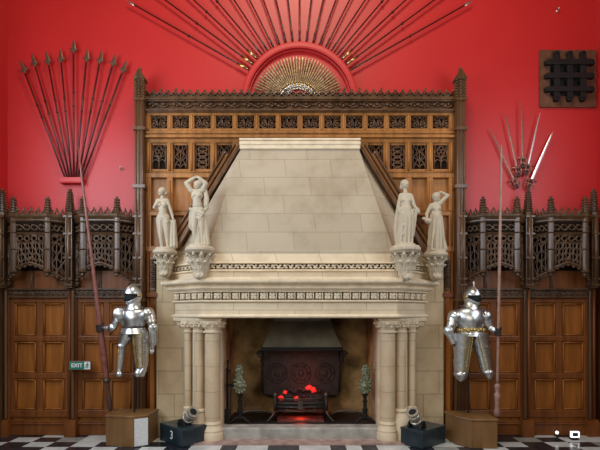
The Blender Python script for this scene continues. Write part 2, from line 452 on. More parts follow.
# upper lights and panelled framing, on both sides
lights = [(152.5, 165.5, 0), (174, 187, 1), (196, 209, 2), (218, 230.5, 3)]
for sg in (-1, 1):
    mb = MB(); PSIDE[:] = [sg]
    PR(mb, 145, 137.2, 242, 142.5, YF-.004, -.1); PR(mb, 145, 171.3, 225, 177.5, YF-.004, -.1); PR(mb, 145, 210, 215, 215.5, YF-.004, -.1); PR(mb, 145, 246, 190, 251.5, YF-.004, -.1)
    for a, b in ((145, 151), (166.8, 172.6), (188.3, 194.5), (210.3, 216.6), (231.8, 242)): PR(mb, a, 138, b, 252, YF, -.1)
    PR(mb, 145, 142.5, 242, 145, -.135, -.1); PR(mb, 145, 169, 225, 171.3, -.135, -.1)
    bevel(mb.build('panel_frame', 'oak', om), .006)
PSIDE[:] = [-1, 1]
for sg in (-1, 1):
    mb = MB()
    for c in (148.5, 169.7, 191.4, 213.4):
        cx = X(c, YF)*(1 if sg < 0 else -1)
        mb.tube([(cx, YF-.008, Z(171, YF)), (cx, YF-.008, Z(143, YF))], .017, 8)
        mb.tube([(cx, YF-.006, Z(246, YF)), (cx, YF-.006, Z(180, YF))], .012, 8)
    for py in (140, 174.3, 212.8): mb.tube([(-sg*X(146, YF), YF-.006, Z(py-2, YF)), (-sg*X(225, YF), YF-.006, Z(py-2, YF))], .009, 6)
    mb.build('bead_moulding', 'oak', om)
for sg in (-1, 1):
    for a, b, st in lights:
        xa, xb = X(a, -.13), X(b, -.13)
        if sg > 0: xa, xb = -xb, -xa
        za, zb = Z(170, -.13), Z(144, -.13); cx = (xa+xb)/2; hw = (xb-xa)/2; H = zb-za
        mb = MB(); mb.box(xa-.01, xb+.01, -.104, -.1005, za-.01, zb+.01); mb.build('light_board', 'oak_shade', om)
        mb = MB(); y = -.125
        def tl(pts, r_=.0075): mb.tube([(cx+u*hw, y, za+q*H) for u, q in pts], r_, 5)
        def arc(u0, q0, ru, rq, a0, a1, r_=.0075, n=9): tl([(u0+ru*math.cos(R(a0+(a1-a0)*k/n)), q0+rq*math.sin(R(a0+(a1-a0)*k/n))) for k in range(n+1)], r_)
        if st == 0:
            arc(0, .72, .55, .22, 0, 360, n=14); tl([(0, 0), (0, .5)]); arc(-1, .36, 1, .18, 0, 80); arc(1, .36, 1, .18, 180, 100)
            for e in (-1, 1): tl([(e, 1), (e*.7, .8), (e*.95, .6), (e*.4, .5)]); arc(e*.5, .3, .42, .1, 0, 180)
            for k in range(4): arc(.25*math.cos(k*PI/2), .72+.1*math.sin(k*PI/2), .25, .09, 0, 360, .005, 8)
        elif st == 1:
            arc(0, .86, .34, .11, 0, 360, n=12); tl([(0, 0), (0, .74)]); 
            for e in (-1, 1):
                tl([(e, .95), (e*.35, .72), (e*.85, .5), (0, .32)]); tl([(0, .74), (e*.5, .58), (e*.2, .42), (e*.75, .25), (e*.9, 0)]); arc(e*.5, .12, .35, .1, 0, 180)
        elif st == 2:
            for k in range(5):
                for e in (-1, 1):
                    tl([(e*.95, k*.2), (e*.35, k*.2+.06), (0, k*.2+.1), (-e*.35, k*.2+.15), (-e*.95, k*.2+.2)])
                arc(0, k*.2+.1, .3, .06, 0, 360, .005, 8)
            for e in (-1, 1): tl([(e*.5, 0), (e*.65, .25), (e*.4, .5), (e*.65, .75), (e*.5, 1)])
        else:
            for e in (-1, 1):
                tl([(e*.9, 1), (e*.1, .78), (e*.8, .5), (e*.1, .25), (e*.8, 0)]); tl([(e*.3, 1), (e*.75, .75), (e*.25, .5), (e*.75, .25), (e*.3, 0)])
            arc(0, .62, .3, .1, 0, 360)
        tl([(-1, 0), (-1, 1)], .009); tl([(1, 0), (1, 1)], .009); arc(0, .86, 1, .14, 0, 180, .009, 12)
        mb.build('light_tracery', 'oak_carve', om)
# the raking boards that follow the hood
for sg in (-1, 1):
    for k, (o0, o1, yq, nm) in enumerate(((.0, .045, -.26, 'raking_fillet'), (.045, .085, -.20, 'raking_board'), (.085, .105, -.225, 'raking_fillet'), (.105, .145, -.19, 'raking_board'), (.145, .17, -.225, 'raking_fillet'))):
        A = Vector((X(239.5, -.2), 0, Z(151, -.2))); B = Vector((X(163, -.2), 0, Z(275, -.2)))
        d = (B-A).normalized(); nn = Vector((-d.z, 0, d.x))
        if nn.x > 0: nn = -nn
        e1 = B if o1 < .1 else B-d*.15
        poly = [A+nn*o0-d*(.05 if o0 < .1 else -.12), A+nn*o1-d*(.05 if o0 < .1 else -.12), e1+nn*o1, e1+nn*o0]
        poly = [(p.x*(1 if sg < 0 else -1), yq, p.z) for p in poly]
        mb = MB(); mb.prism(poly, (0, -.09-yq, 0)); bevel(mb.build(nm, 'oak' if k in (1, 3) else 'oak_carve', om), .008)
# flanks below: carved drop beside the stone, plain mouldings to the floor
for sg in (-1, 1):
    f = lambda px, y: X(px, y)*(1 if sg < 0 else -1)
    mb = MB()
    cx = f(152.5, -.19)
    for i in range(12): mb.ell((cx, -.185, Z(260+i*2.4, -.19)), (.042, .035, .013), 8, 5)
    mb.box(cx-.03, cx+.03, -.18, -.15, Z(290, -.19), Z(257, -.19))
    mb.build('carved_drop_trim', 'oak_dark', om)
    mb = MB()
    for px, r_ in ((148, .022), (155.5, .016)): mb.tube([(f(px, -.16), -.155, .12), (f(px, -.16), -.155, Z(252, -.16))], r_, 8)
    mb.box(f(137, -.2), f(157, -.2), -.20, -.15, 0, .16); mb.box(f(146, -.2), f(157, -.2), -.19, -.15, Z(297, -.19), Z(293, -.19))
    mb.build('flank_moulding', 'oak_red_frame', om)

# ------------------------------------------------------------------ stalls: canopies, wainscot, buttresses
BX = [-3.55, -2.635, 2.635, 3.53]
YP, YC = -.12, -.32
def canopy(cx):
    t = thing('stall_canopy', 'x', 'canopy', (cx, -.01, 2.0), 'carved canopies along the wall panelling')
    fx, bx = .225, .425
    facets = [((-bx, -.13), (-fx, YC)), ((-fx, YC), (fx, YC)), ((fx, YC), (bx, -.13))]
    def mp(k):
        (ax, ay), (bx_, by) = facets[k]
        dx, dy = bx_-ax, by-ay; L = math.hypot(dx, dy); nx, ny = dy/L, -dx/L
        return lambda u, z, o=0: (cx+ax+dx*u+nx*o, ay+dy*u+ny*o, z), L
    path = [(cx-bx-.02, -.11), (cx-fx, YC), (cx+fx, YC), (cx+bx+.02, -.11)]
    zc = 2.965
    mb = MB(); mb.sweep(path, [(-.05, zc-.10), (.0, zc-.10), (.022, zc-.085), (.022, zc-.07), (.05, zc-.03), (.055, zc-.005), (.03, zc+.006), (-.05, zc+.006)])
    mb.sweep(path, [(-.03, 2.70), (.012, 2.70), (.018, 2.715), (.0, 2.725), (-.03, 2.725)])
    mb.build('cornice', 'oak_dark', t)
    mb = MB(); mb.add([(p[0], p[1], zc) for p in path]+[(cx+bx, -.005, zc), (cx-bx, -.005, zc)], [(0,1,2,3,4,5)]); mb.prism([(p[0], p[1], zc-.03) for p in path]+[(cx+bx, -.005, zc-.03), (cx-bx, -.005, zc-.03)], (0,0,.03)); mb.build('roof_board', 'oak_shade', t)
    mb = MB(); mb.sweep(path, [(-.022, 2.72), (-.006, 2.72), (-.006, 2.87), (-.022, 2.87)]); mb.build('frieze_board', 'oak_shade', t)
    mb = MB()
    for k in range(3):
        f, L = mp(k); n = 5 if k == 1 else 4
        for i in range(n):
            u = (i+.5)/n
            mb.tube([f(u-.34/n, zc), f(u-.18/n, zc+.042), f(u+.08/n, zc+.066), f(u+.34/n, zc+.058), f(u+.28/n, zc+.030), f(u+.12/n, zc+.03)], [.015, .014, .012, .011, .009, .006], 5)
            mb.ell(f(u+.08/n, zc+.082), (.013, .013, .018), 6, 4); mb.ell(f(u-.45/n, zc+.016), (.016, .016, .02), 6, 4); mb.ell(f(u+.2/n, zc+.008), (.02, .014, .012), 6, 4)
    mb.build('cresting_trim', 'oak_dark', t)
    mb = MB()
    for k in range(3):
        f, L = mp(k); m = 18
        mb.tube([f(.06+.88*i/m, 2.79+.034*math.sin(i*PI/m*4), .002) for i in range(m+1)], .009, 5)
        mb.tube([f(.06+.88*i/m, 2.79-.034*math.sin(i*PI/m*4), .002) for i in range(m+1)], .007, 5)
        for i in range(8): mb.ell(f(.1+.8*i/7, 2.79+.03*(-1)**i, .004), (.017, .014, .014), 6, 4)
    mb.build('vine_trim', 'oak_dark', t)
    for k in range(3):
        f, L = mp(k)
        mb = MB(); n = 4 if k == 1 else 2; u0, u1 = (.085, .915) if k == 1 else (.10, .90)
        if k == 0: u0, u1 = .12, .88
        zt = 2.69
        def bot(u):
            if k == 1:
                q = abs((u-.5)/.5); return 2.245+.085*(1-q)**1.6+.02*math.sin(q*PI)
            q = u if k == 2 else 1-u
            return 2.20-.16*q*q
        W = (u1-u0)/n
        for i in range(n):
            c = u0+W*(i+.5); rz = W*L*.40
            mb.tube([f(c+W*.40*math.cos(2*PI*j/12), zt-.045+rz*math.sin(2*PI*j/12)) for j in range(13)], .0085, 5)
            mb.tube([f(c+W*.27*math.cos(2*PI*j/12), zt-.045+rz*.68*math.sin(2*PI*j/12), .004) for j in range(13)], .004, 4)
        for i in range(2*n+1):
            c = u0+W*.5*i; zb = bot(c); zh = zt-.10
            m = 22; amp = W*.22*(1 if 0 < i < 2*n else 0); sg = 1 if i % 2 else -1
            mb.tube([f(c+amp*sg*math.sin(2*PI*j/m*2.0+.4), zb+(zh-zb)*j/m, .0) for j in range(m+1)], .0085, 5)
            if i < 2*n:
                c2 = c+W*.25; mb.tube([f(c2+W*.05*math.sin(j*1.3), bot(c2)+(zh-bot(c2))*j/10, .002) for j in range(11)], .0065, 5)
                for q in (.22, .5, .78): mb.tube([f(c2-W*.2, bot(c2)+(zh-bot(c2))*(q-.05)), f(c2, bot(c2)+(zh-bot(c2))*q), f(c2+W*.2, bot(c2)+(zh-bot(c2))*(q-.05))], .006, 5)
        for e in (zt, zt-.095): mb.tube([f(u0, e), f(u1, e)], .009, 5)
        for uu in (u0, u1): mb.tube([f(uu, bot(uu)), f(uu, zt)], .012, 5)
        mb.build('lattice', 'oak_dark', t)
        mb = MB(); m = 16
        mb.tube([f(u0+(u1-u0)*j/m, bot(u0+(u1-u0)*j/m), .008) for j in range(m+1)], .016, 6)
        mb.tube([f(u0+(u1-u0)*j/m, bot(u0+(u1-u0)*j/m)-.022, .0) for j in range(m+1)], .009, 6)
        for j in ((2, 5, 8, 11, 14) if k == 1 else (2, 6, 10, 14)):
            u = u0+(u1-u0)*j/m; mb.ell(f(u, bot(u)-.035, .008), .017, 8, 6)
        if k == 1: mb.ell(f(.5, bot(.5)+.05, .012), (.02, .014, .03), 8, 6)
        else:
            q1 = 1 if k == 2 else 0
            for j in range(5): mb.ell(f(.5+(.4-.08*j)*(1 if k == 2 else -1), bot(.5+(.4-.08*j)*(1 if k == 2 else -1))-.045-.01*j, 0), (.013, .013, .018), 6, 5)
        mb.build('arch_rib', 'oak_dark', t)
    for e in (-1, 1):
        px = cx+e*fx; h = .036
        mb = MB(); mb.lathe([(h*1.1, 2.20), (h*1.1, 2.93)], (px, YC, 0), 8, a0=PI/8, smooth=False)
        mb.lathe([(.012, 2.14), (.03, 2.165), (.024, 2.18), (.052, 2.205), (.054, 2.225), (h, 2.24)], (px, YC, 0), 8, a0=PI/8, smooth=False)
        for z in (2.50, 2.72, 2.86): mb.lathe([(h, z-.014), (.052, z), (h, z+.014)], (px, YC, 0), 8, a0=PI/8, smooth=False)
        mb.build('front_post', 'oak_dark', t)
        mb = MB(); mb.lathe([(.05, 2.93), (.054, 2.965), (.036, 2.98), (.030, 3.08), (.022, 3.16), (.006, 3.185)], (px, YC, 0), 8, smooth=False)
        for i in range(6):
            z = 2.985+i*.034
            for j in range(4):
                a = j*PI/2+PI/4; rr = .040-.0025*i; mb.ell((px+rr*math.cos(a), YC+rr*math.sin(a), z), (.016, .016, .011), 6, 4)
            for j in range(4):
                a = j*PI/2; rr = .040-.0025*i; mb.ell((px+rr*math.cos(a), YC+rr*math.sin(a), z), (.014, .014, .010), 6, 4)
        mb.ell((px, YC, 3.185), (.02, .02, .018), 8, 6)
        mb.build('pinnacle', 'oak_dark', t)
    mb = MB(); mb.box(cx-.435, cx+.435, -.07, -.003, 1.99, 2.95); mb.build('inner_board', 'oak_shade', t)
    mb = MB(); mb.box(cx-.435, cx+.435, -.105, -.07, 1.99, 2.24)
    mb.build('rear_panel', 'oak_red_frame', t)  # darker oak puts the canopy's shade into the panel colour
    mb = MB(); mb.box(cx-.10-.022, cx-.10+.022, -.13, -.105, 1.99, 2.24)
    mb.tube([(cx-.10, -.13, 1.99), (cx-.10, -.13, 2.24)], .012, 6)
    mb.build('muntin', 'oak_dark', t)
    return t
def wainscot(cx):
    t = thing('wall_panelling', 'x', 'panelling', (cx, -.01, 0), 'panelled wainscot bays under the canopies')
    hw = .437
    mb = MB(); mb.box(cx-hw, cx+hw, -.085, -.003, 0, 1.99); mb.build('panel_board', 'oak_red', t)
    xs = [-.355, -.02, .02, .355] if False else None
    mb = MB(); y = YP
    st = [(-hw, -.335), (-.045, .045), (.335, hw)]
    for a, b in st: mb.box(cx+a, cx+b, y, -.08, .26, 1.875)
    for a, b in ((1.80, 1.875), (1.275, 1.355), (.765, .845), (.24, .345)): mb.box(cx-hw, cx+hw, y-.004, -.08, a, b)
    bevel(mb.build('panel_frame', 'oak_red_frame', t), .012, 2)
    mb = MB()
    for (a, b) in ((-.335, -.045), (.045, .335)):
        for (c, d) in ((.345, .765), (.845, 1.275), (1.355, 1.80)):
            q = .014; pts = [(cx+a+q, y+.006, c+q), (cx+b-q, y+.006, c+q), (cx+b-q, y+.006, d-q), (cx+a+q, y+.006, d-q), (cx+a+q, y+.006, c+q)]
            for p_, p2 in zip(pts, pts[1:]): mb.tube([p_, p2], .009, 6)
    mb.build('bead_moulding', 'oak_red', t)
    mb = MB(); mb.box(cx-hw, cx+hw, y-.012, -.08, 0, .15); mb.box(cx-hw, cx+hw, y-.03, -.08, .15, .175); mb.box(cx-hw, cx+hw, y-.018, -.08, .175, .20)
    bevel(mb.build('skirting', 'oak_red_frame', t), .008)
    mb = MB(); mb.box(cx-hw, cx+hw, -.14, -.08, 1.875, 1.985); mb.box(cx-hw, cx+hw, -.175, -.08, 1.975, 2.0); mb.box(cx-hw, cx+hw, -.165, -.08, 1.87, 1.89)
    m = 40
    for ph in (0, PI): mb.tube([(cx-hw+2*hw*i/m, -.145, 1.932+.024*math.sin(i*PI/m*12+ph)) for i in range(m+1)], .009, 5)
    for i in range(12): mb.ell((cx-hw+2*hw*(i+.5)/12, -.145, 1.932), (.02, .014, .016), 6, 4)
    mb.build('carved_rail', 'oak_dark', t)
    return t
def buttress(px, label):
    t = thing('wall_buttress', label, 'post', (px, -.01, 0), 'pinnacled posts between the stalls')
    y = -.20; h = .045
    mb = MB(); mb.box(px-h, px+h, y-.04, -.003, 2.0, 2.99)
    mb.tube([(px, y-.045, 2.05), (px, y-.045, 2.97)], .03, 8)
    for z in (2.04, 2.12, 2.40, 2.72, 2.95): mb.box(px-h-.014, px+h+.014, y-.07, -.003, z-.012, z+.012)
    mb.build('shaft', 'oak_dark', t)
    mb = MB(); zz = 2.99
    mb.lathe([(.062, zz-.02), (.066, zz+.02), (.045, zz+.035), (.038, zz+.16), (.022, zz+.29), (.008, zz+.32)], (px, y, 0), 8, smooth=False)
    for i in range(9):
        z = zz+.045+i*.031; rr = .052-.0032*i
        for j in range(8):
            a = j*PI/4; mb.ell((px+rr*math.cos(a), y+rr*math.sin(a), z), (.017, .017, .011), 6, 4)
    mb.ell((px, y, zz+.325), (.026, .026, .022), 8, 6)
    mb.build('pinnacle', 'oak_dark', t)
    mb = MB(); mb.box(px-.06, px+.06, -.15, -.003, 0, 2.0); mb.box(px-.075, px+.075, -.215, -.003, 0, .20); mb.box(px-.07, px+.07, -.20, -.003, .2, .225)
    mb.build('lower_post', 'oak_red_frame', t)
    mb = MB(); n = 46
    prof = []
    for i in range(n*2+1): prof.append((.026 if i % 2 else .015, .23+(1.97-.23)*i/(2*n)))
    mb.lathe(prof, (px+(.028 if px < 0 else -.028), -.172, 0), 8)
    mb.build('beaded_shaft', 'oak_dark', t)
    mb = MB(); mb.tube([(px-(.03 if px < 0 else -.03), -.155, .23), (px-(.03 if px < 0 else -.03), -.155, 1.97)], .016, 8); mb.build('plain_shaft', 'oak_red_frame', t)
    return t
cn = canopy(BX[1])
cn['label'] = 'carved oak stall canopy crossed by the slanting red lance, beside the overmantel'
copy_tree(cn, (BX[0], -.01, 2.0), 'carved oak stall canopy in the corner under the fan of spears')
copy_tree(cn, (BX[2], -.01, 2.0), 'carved oak stall canopy crossed by the upright lance, under the fan of swords')
copy_tree(cn, (BX[3], -.01, 2.0), 'carved oak stall canopy below the small barred window')
wp = wainscot(BX[1])
wp['label'] = 'six-panel oak wainscot bay behind the armour that holds the slanting lance'
copy_tree(wp, (BX[0], -.01, 0), 'six-panel oak wainscot bay in the corner next to the green exit sign')
copy_tree(wp, (BX[2], -.01, 0), 'six-panel oak wainscot bay behind the armour beside the upright lance')
copy_tree(wp, (BX[3], -.01, 0), 'dim six-panel oak wainscot bay behind the two small white floor lights')
for px, lb in ((X(2.5, -.2), 'pinnacled oak post in the wall corner beyond the spear fan'), (X(70, -.2), 'pinnacled oak post between two stalls, behind the exit sign'),
               (X(138.5, -.22), 'pinnacled oak post against the overmantel on the spear-fan side'), (X(461.5, -.22), 'pinnacled oak post against the overmantel on the sword-fan side'),
               (X(528, -.2), 'pinnacled oak post between two stalls, below the barred window and swords'), (X(593.5, -.2), 'pinnacled oak post in the wall corner under the barred window')):
    buttress(px, lb)
# ------------------------------------------------------------------ the stone chimneypiece
ch = thing('stone_chimneypiece', 'large pale stone fireplace with tapering hood, carved mantel and clustered columns', 'fireplace', (0, -.2, 0))
for sg in (-1, 1):
    mb = MB(); mb.box(sg*1.935, sg*1.03, -.18, 0, 0, 2.5); mb.build('breast_wall', 'stone_wall', ch)
    mb = MB(); mb.box(sg*1.42, sg*1.03, -.30, -.18, 0.02, 1.62); mb.build('jamb', 'stone_lint', ch)
path = [(-1.905, 0), (-1.229, -.55), (1.229, -.55), (1.905, 0)]
mb = MB(); mb.box(-1.25, 1.25, -.5, .0, 1.62, 2.46); mb.build('core_block', 'stone', ch)
mb = MB(); mb.sweep(path, [(-.3, 1.612), (0, 1.612), (0, 1.802), (-.3, 1.802)]); mb.build('architrave', 'stone_lint', ch)
mb = MB(); mb.sweep(path, [(-.3, 1.598), (.012, 1.598), (.03, 1.608), (.034, 1.622), (.022, 1.636), (.008, 1.648), (-.3, 1.648)]); 
mb.sweep(path, [(-.1, 1.798), (.02, 1.800), (.03, 1.808), (.03, 1.818), (.012, 1.828), (-.1, 1.828)]); mb.build('fillet_moulding', 'stone_plain', ch)
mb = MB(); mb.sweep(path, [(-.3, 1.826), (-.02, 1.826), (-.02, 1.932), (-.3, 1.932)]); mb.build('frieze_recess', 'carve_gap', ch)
mb = MB(); mb.sweep(path, [(-.3, 1.926), (.022, 1.926), (.03, 1.936), (.03, 1.948), (.05, 1.955), (.072, 1.975), (.075, 1.99), (.05, 2.0), (.06, 2.012), (.115, 2.038), (.125, 2.052), (.125, 2.078), (.105, 2.088), (.05, 2.098), (.03, 2.112), (-.3, 2.112)])
mb.build('cornice', 'stone_plain', ch)
mb = MB(); mb.sweep(path, [(-.3, 2.108), (.004, 2.108), (.004, 2.186), (-.3, 2.186)]); mb.build('attic_band', 'stone_lint', ch)
mb = MB(); mb.sweep(path, [(-.3, 2.183), (.02, 2.186), (.034, 2.196), (.03, 2.21), (.0, 2.217), (-.3, 2.217)]); mb.sweep(path, [(-.3, 2.283), (.018, 2.285), (.032, 2.293), (.026, 2.305), (-.005, 2.312), (-.3, 2.312)]); mb.build('attic_moulding', 'stone_plain', ch)
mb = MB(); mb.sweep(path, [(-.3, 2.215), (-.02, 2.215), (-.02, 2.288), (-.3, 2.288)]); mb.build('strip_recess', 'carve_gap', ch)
mb = MB(); mb.sweep(path, [(-.3, 2.308), (-.004, 2.308), (-.05, 2.42), (-.06, 2.465), (-.3, 2.465)]); mb.build('weathering_slope', 'stone_lint', ch)
def along(path, n_per, fn, off=0.0):
    for (ax, ay), (bx, by) in zip(path, path[1:]):
        L = math.hypot(bx-ax, by-ay); d = ((bx-ax)/L, (by-ay)/L); nn = (d[1], -d[0]); n = max(1, round(L/n_per))
        for i in range(n):
            q = (i+.5)/n*L
            fn(Vector((ax+d[0]*q+nn[0]*off, ay+d[1]*q+nn[1]*off, 0)), Vector((d[0], d[1], 0)), Vector((nn[0], nn[1], 0)), i, L/n)
mb = MB()
def ros(p, d, nn, i, w):
    z = 1.879; q = Matrix((d, -nn, Vector((0,0,1)))).transposed()
    for k in range(4):
        a = PI/4+k*PI/2; mb.ell(p+d*(.026*math.cos(a))+Vector((0,0,z+.026*math.sin(a))), (.024, .018, .024), 7, 4, q)
    mb.ell(p+nn*.008+Vector((0,0,z)), (.013, .014, .013), 6, 4, q)
    mb.tube([p+d*(.05)+Vector((0,0,z-.045)), p+d*.055+nn*.006+Vector((0,0,z)), p+d*.05+Vector((0,0,z+.045))], .009, 5)
along(path, .118, ros); mb.build('rosette_trim', 'stone_plain', ch)
mb = MB()
def leafy(p, d, nn, i, w):
    z = 2.251; sgn = 1 if i % 2 else -1; q = Matrix((d, -nn, Vector((0,0,1)))).transposed()
    mb.ell(p+Vector((0,0,z+.012*sgn)), (.026, .018, .016), 7, 4, q); mb.ell(p+d*.02+Vector((0,0,z-.014*sgn)), (.018, .016, .014), 7, 4, q)
    mb.tube([p-d*w*.5+Vector((0,0,z-.024*sgn)), p+Vector((0,0,z+.0*sgn)), p+d*w*.5+Vector((0,0,z+.024*sgn))], .008, 5)
along(path, .078, leafy); mb.build('foliage_trim', 'stone_plain', ch)
# hood
zb, zt = 2.455, 3.838
bot = [(-1.66, -.10), (-1.64, -.16), (-1.20, -.49), (1.20, -.49), (1.64, -.16), (1.66, -.10)]
top = [(-.827, -.10), (-.825, -.16), (-.775, -.30), (.775, -.30), (.825, -.16), (.827, -.10)]
mb = MB(); mb.loft([[(x, y, zb) for x, y in bot], [(x, y, zt) for x, y in top]], False); mb.build('hood', 'stone', ch)
mb = MB()
mb.box(-.795, .795, -.325, -.1, zt-.012, zt+.045); mb.box(-.80, .80, -.335, -.1, zt+.042, zt+.085); mb.box(-.785, .785, -.318, -.1, zt+.083, zt+.098); mb.box(-.80, .80, -.338, -.1, zt+.096, zt+.128)
bevel(mb.build('hood_cap', 'stone_plain', ch), .008)
# columns, capitals
for sg in (-1, 1):
    for px, y, r_, zb_, mat in ((188, -.27, .047, .42, 'shaft'), (199, -.325, .064, .40, 'shaft'), (212.5, -.365, .098, .24, 'shaft')):
        x = X(px, y)*(1 if sg < 0 else -1)
        big = r_ > .09
        mb = MB(); mb.lathe([(r_, zb_), (r_, 1.46)], (x, y, 0), 20 if not big else 24)
        if big: mb.box(x-r_*.9, x+r_*.9, y, -.2, zb_, 1.46)
        co = mb.build('column', mat, ch); autosmooth(co, 45)
        mb = MB(); mb.lathe([(r_*1.02, 1.40), (r_*1.28, 1.41), (r_*1.28, 1.428), (r_*1.02, 1.436), (r_*1.05, 1.45), (r_*1.5, 1.50), (r_*1.62+.02, 1.545), (r_*1.62+.02, 1.556)], (x, y, 0), 16)
        n = 9
        for row, zz in ((0, 1.487), (1, 1.525)):
            for i in range(n):
                a = 2*PI*(i+.5*row)/n
                rr = r_*(1.42+.22*row)+.006; mb.ell((x+rr*math.cos(a), y+rr*math.sin(a), zz), (.021, .021, .017), 6, 4)
        autosmooth(mb.build('capital', 'stone_plain', co), 40)
        k = 1.0
        mb = MB()
        z1 = zb_
        mb.lathe([(r_*1.5, .02), (r_*1.5, z1*.45), (r_*1.42, z1*.5), (r_*1.44, z1*.60), (r_*1.25, z1*.72), (r_*1.12, z1*.85), (r_*1.18, z1*.94), (r_*1.1, z1*.99), (r_, z1+.02)] if big else
                 [(r_*2.2, .02), (r_*2.2, .17), (r_*2.0, .20), (r_*1.9, .25), (r_*1.5, .32), (r_*1.25, z1-.04), (r_*1.4, z1-.025), (r_*1.35, z1-.005), (r_, z1+.01)], (x, y, 0), 8 if False else 16)
        autosmooth(mb.build('base', 'stone_lint', co), 35)
    mb = MB(); f = lambda x: x*(1 if sg < 0 else -1)
    plan = [(-1.72, -.10), (-1.70, -.20), (-1.30, -.49), (-1.01, -.50), (-1.01, -.10)]
    if True:
        pl2 = [(f(x), y) for x, y in plan]
        mb.prism([(x, y, 1.553) for x, y in pl2], (0, 0, .018))
        cx, cy = sum(p[0] for p in pl2)/5, sum(p[1] for p in pl2)/5
        ring = [(f(x), y) for x, y in ((-1.66, -.18), (-1.29, -.455), (-1.035, -.465), (-1.035, -.2))]
        if sg > 0: ring = ring[::-1]
        mb.prism([(x, y, 1.50) for x, y in ring], (0, 0, .055))
        def cap_leaf(p, d, nn, i, w):
            q = Matrix((d, -nn, Vector((0,0,1)))).transposed()
            mb.ell(p+Vector((0,0,1.530)), (.026, .020, .020), 7, 4, q); mb.ell(p+d*.02+Vector((0,0,1.500)), (.018, .018, .026), 7, 4, q)
        along(ring, .052, cap_leaf, .006)
        mb.prism([(cx+(x-cx)*1.03, min(-.1, cy+(y-cy)*1.06), 1.571) for x, y in pl2], (0, 0, .022))
        mb.prism([(x, y, 1.593) for x, y in pl2], (0, 0, .012))
    mb.build('abacus', 'stone_plain', ch)
mb = MB(); mb.box(-1.16, 1.16, -.385, -.16, 0, .165); kb = bevel(mb.build('hearth_kerb', 'kerb', ch), .022, 3)
mb = MB(); mb.box(-1.12, -1.03, 0.002, .80, 0, 2.2); mb.box(1.03, 1.12, 0.002, .80, 0, 2.2); mb.box(-1.12, 1.12, .75, .85, 0, 2.2); mb.box(-1.12, 1.12, -.16, .85, 2.0, 2.2)
mb.build('fire_recess', 'soot', ch)
mb = MB(); mb.box(-1.03, 1.03, -.17, .75, 0, .12); mb.build('hearth_bed', 'castiron', ch)
# carved corbels that carry the statues
CB = [(165, -.32, 250, 11.2), (200, -.60, 247, 13.6), (405.5, -.60, 246.5, 14.2), (435.5, -.32, 252.5, 11.2)]
CT = []
for px, y, py, hw in CB:
    x, z, r_ = X(px, y), Z(py, y), hw*S(y); CT.append((x, y, z))
    k = r_/.16
    mb = MB()
    mb.lathe([(r_*.80, z-.085*k), (r_*.98, z-.06*k), (r_*1.06, z-.05*k), (r_*1.06, z-.02*k), (r_*1.0, z-.012*k), (r_*.97, z)], (x, y, 0), 28)
    mb.lathe([(.03, z-.40*k), (r_*.45, z-.36*k), (r_*.50, z-.25*k), (r_*.58, z-.15*k), (r_*.72, z-.07*k)], (x, y+.02, 0), 16)
    for tier, (z0_, z1_, r0_, r1_, na) in enumerate(((z-.27*k, z-.085*k, .52, .90, 6), (z-.34*k, z-.17*k, .40, .76, 5))):
        for i in range(na):
            a = -PI*(i+.5*(tier % 2)+.0)/(na-1+.0*tier) if tier == 0 else -PI*(i+.5)/na
            ca, sa = math.cos(a), math.sin(a); pts = []; rr = []
            for q, rad, wd in ((0, r0_, .022), (.35, r0_+.06, .034), (.7, r0_+.16, .036), (.92, r1_, .028), (1.0, r1_+.10, .018), (.86, r1_+.14, .012)):
                pts.append((x+r_*rad*ca, y+.02+r_*rad*sa, z0_+(z1_-z0_)*q)); rr.append((wd*k, .013*k))
            mb.tube(pts, rr, 8, up=(ca, sa, .05))
            mb.tube([(p[0]+.012*ca*k, p[1]+.012*sa*k, p[2]) for p in pts[:5]], .008*k, 5)
    for e in (-1, 1):
        mb.tube([(x+e*(.032+.030*(1-j/14*.8)*math.cos(j*.6))*k, y-.10*k, z-(.345-.034*(1-j/14*.8)*math.sin(j*.6))*k) for j in range(14)], .011*k, 6)
    mb.ell((x, y-.08*k, z-.35*k), (.04*k, .045*k, .04*k), 8, 6)
    # the block behind, back to the masonry
    mb.box(x-r_*.45, x+r_*.45, y, -.1, z-.33*k, z-.05*k)
    o = mb.build('corbel', 'corbel', ch); remesh(o, .0045, 0)

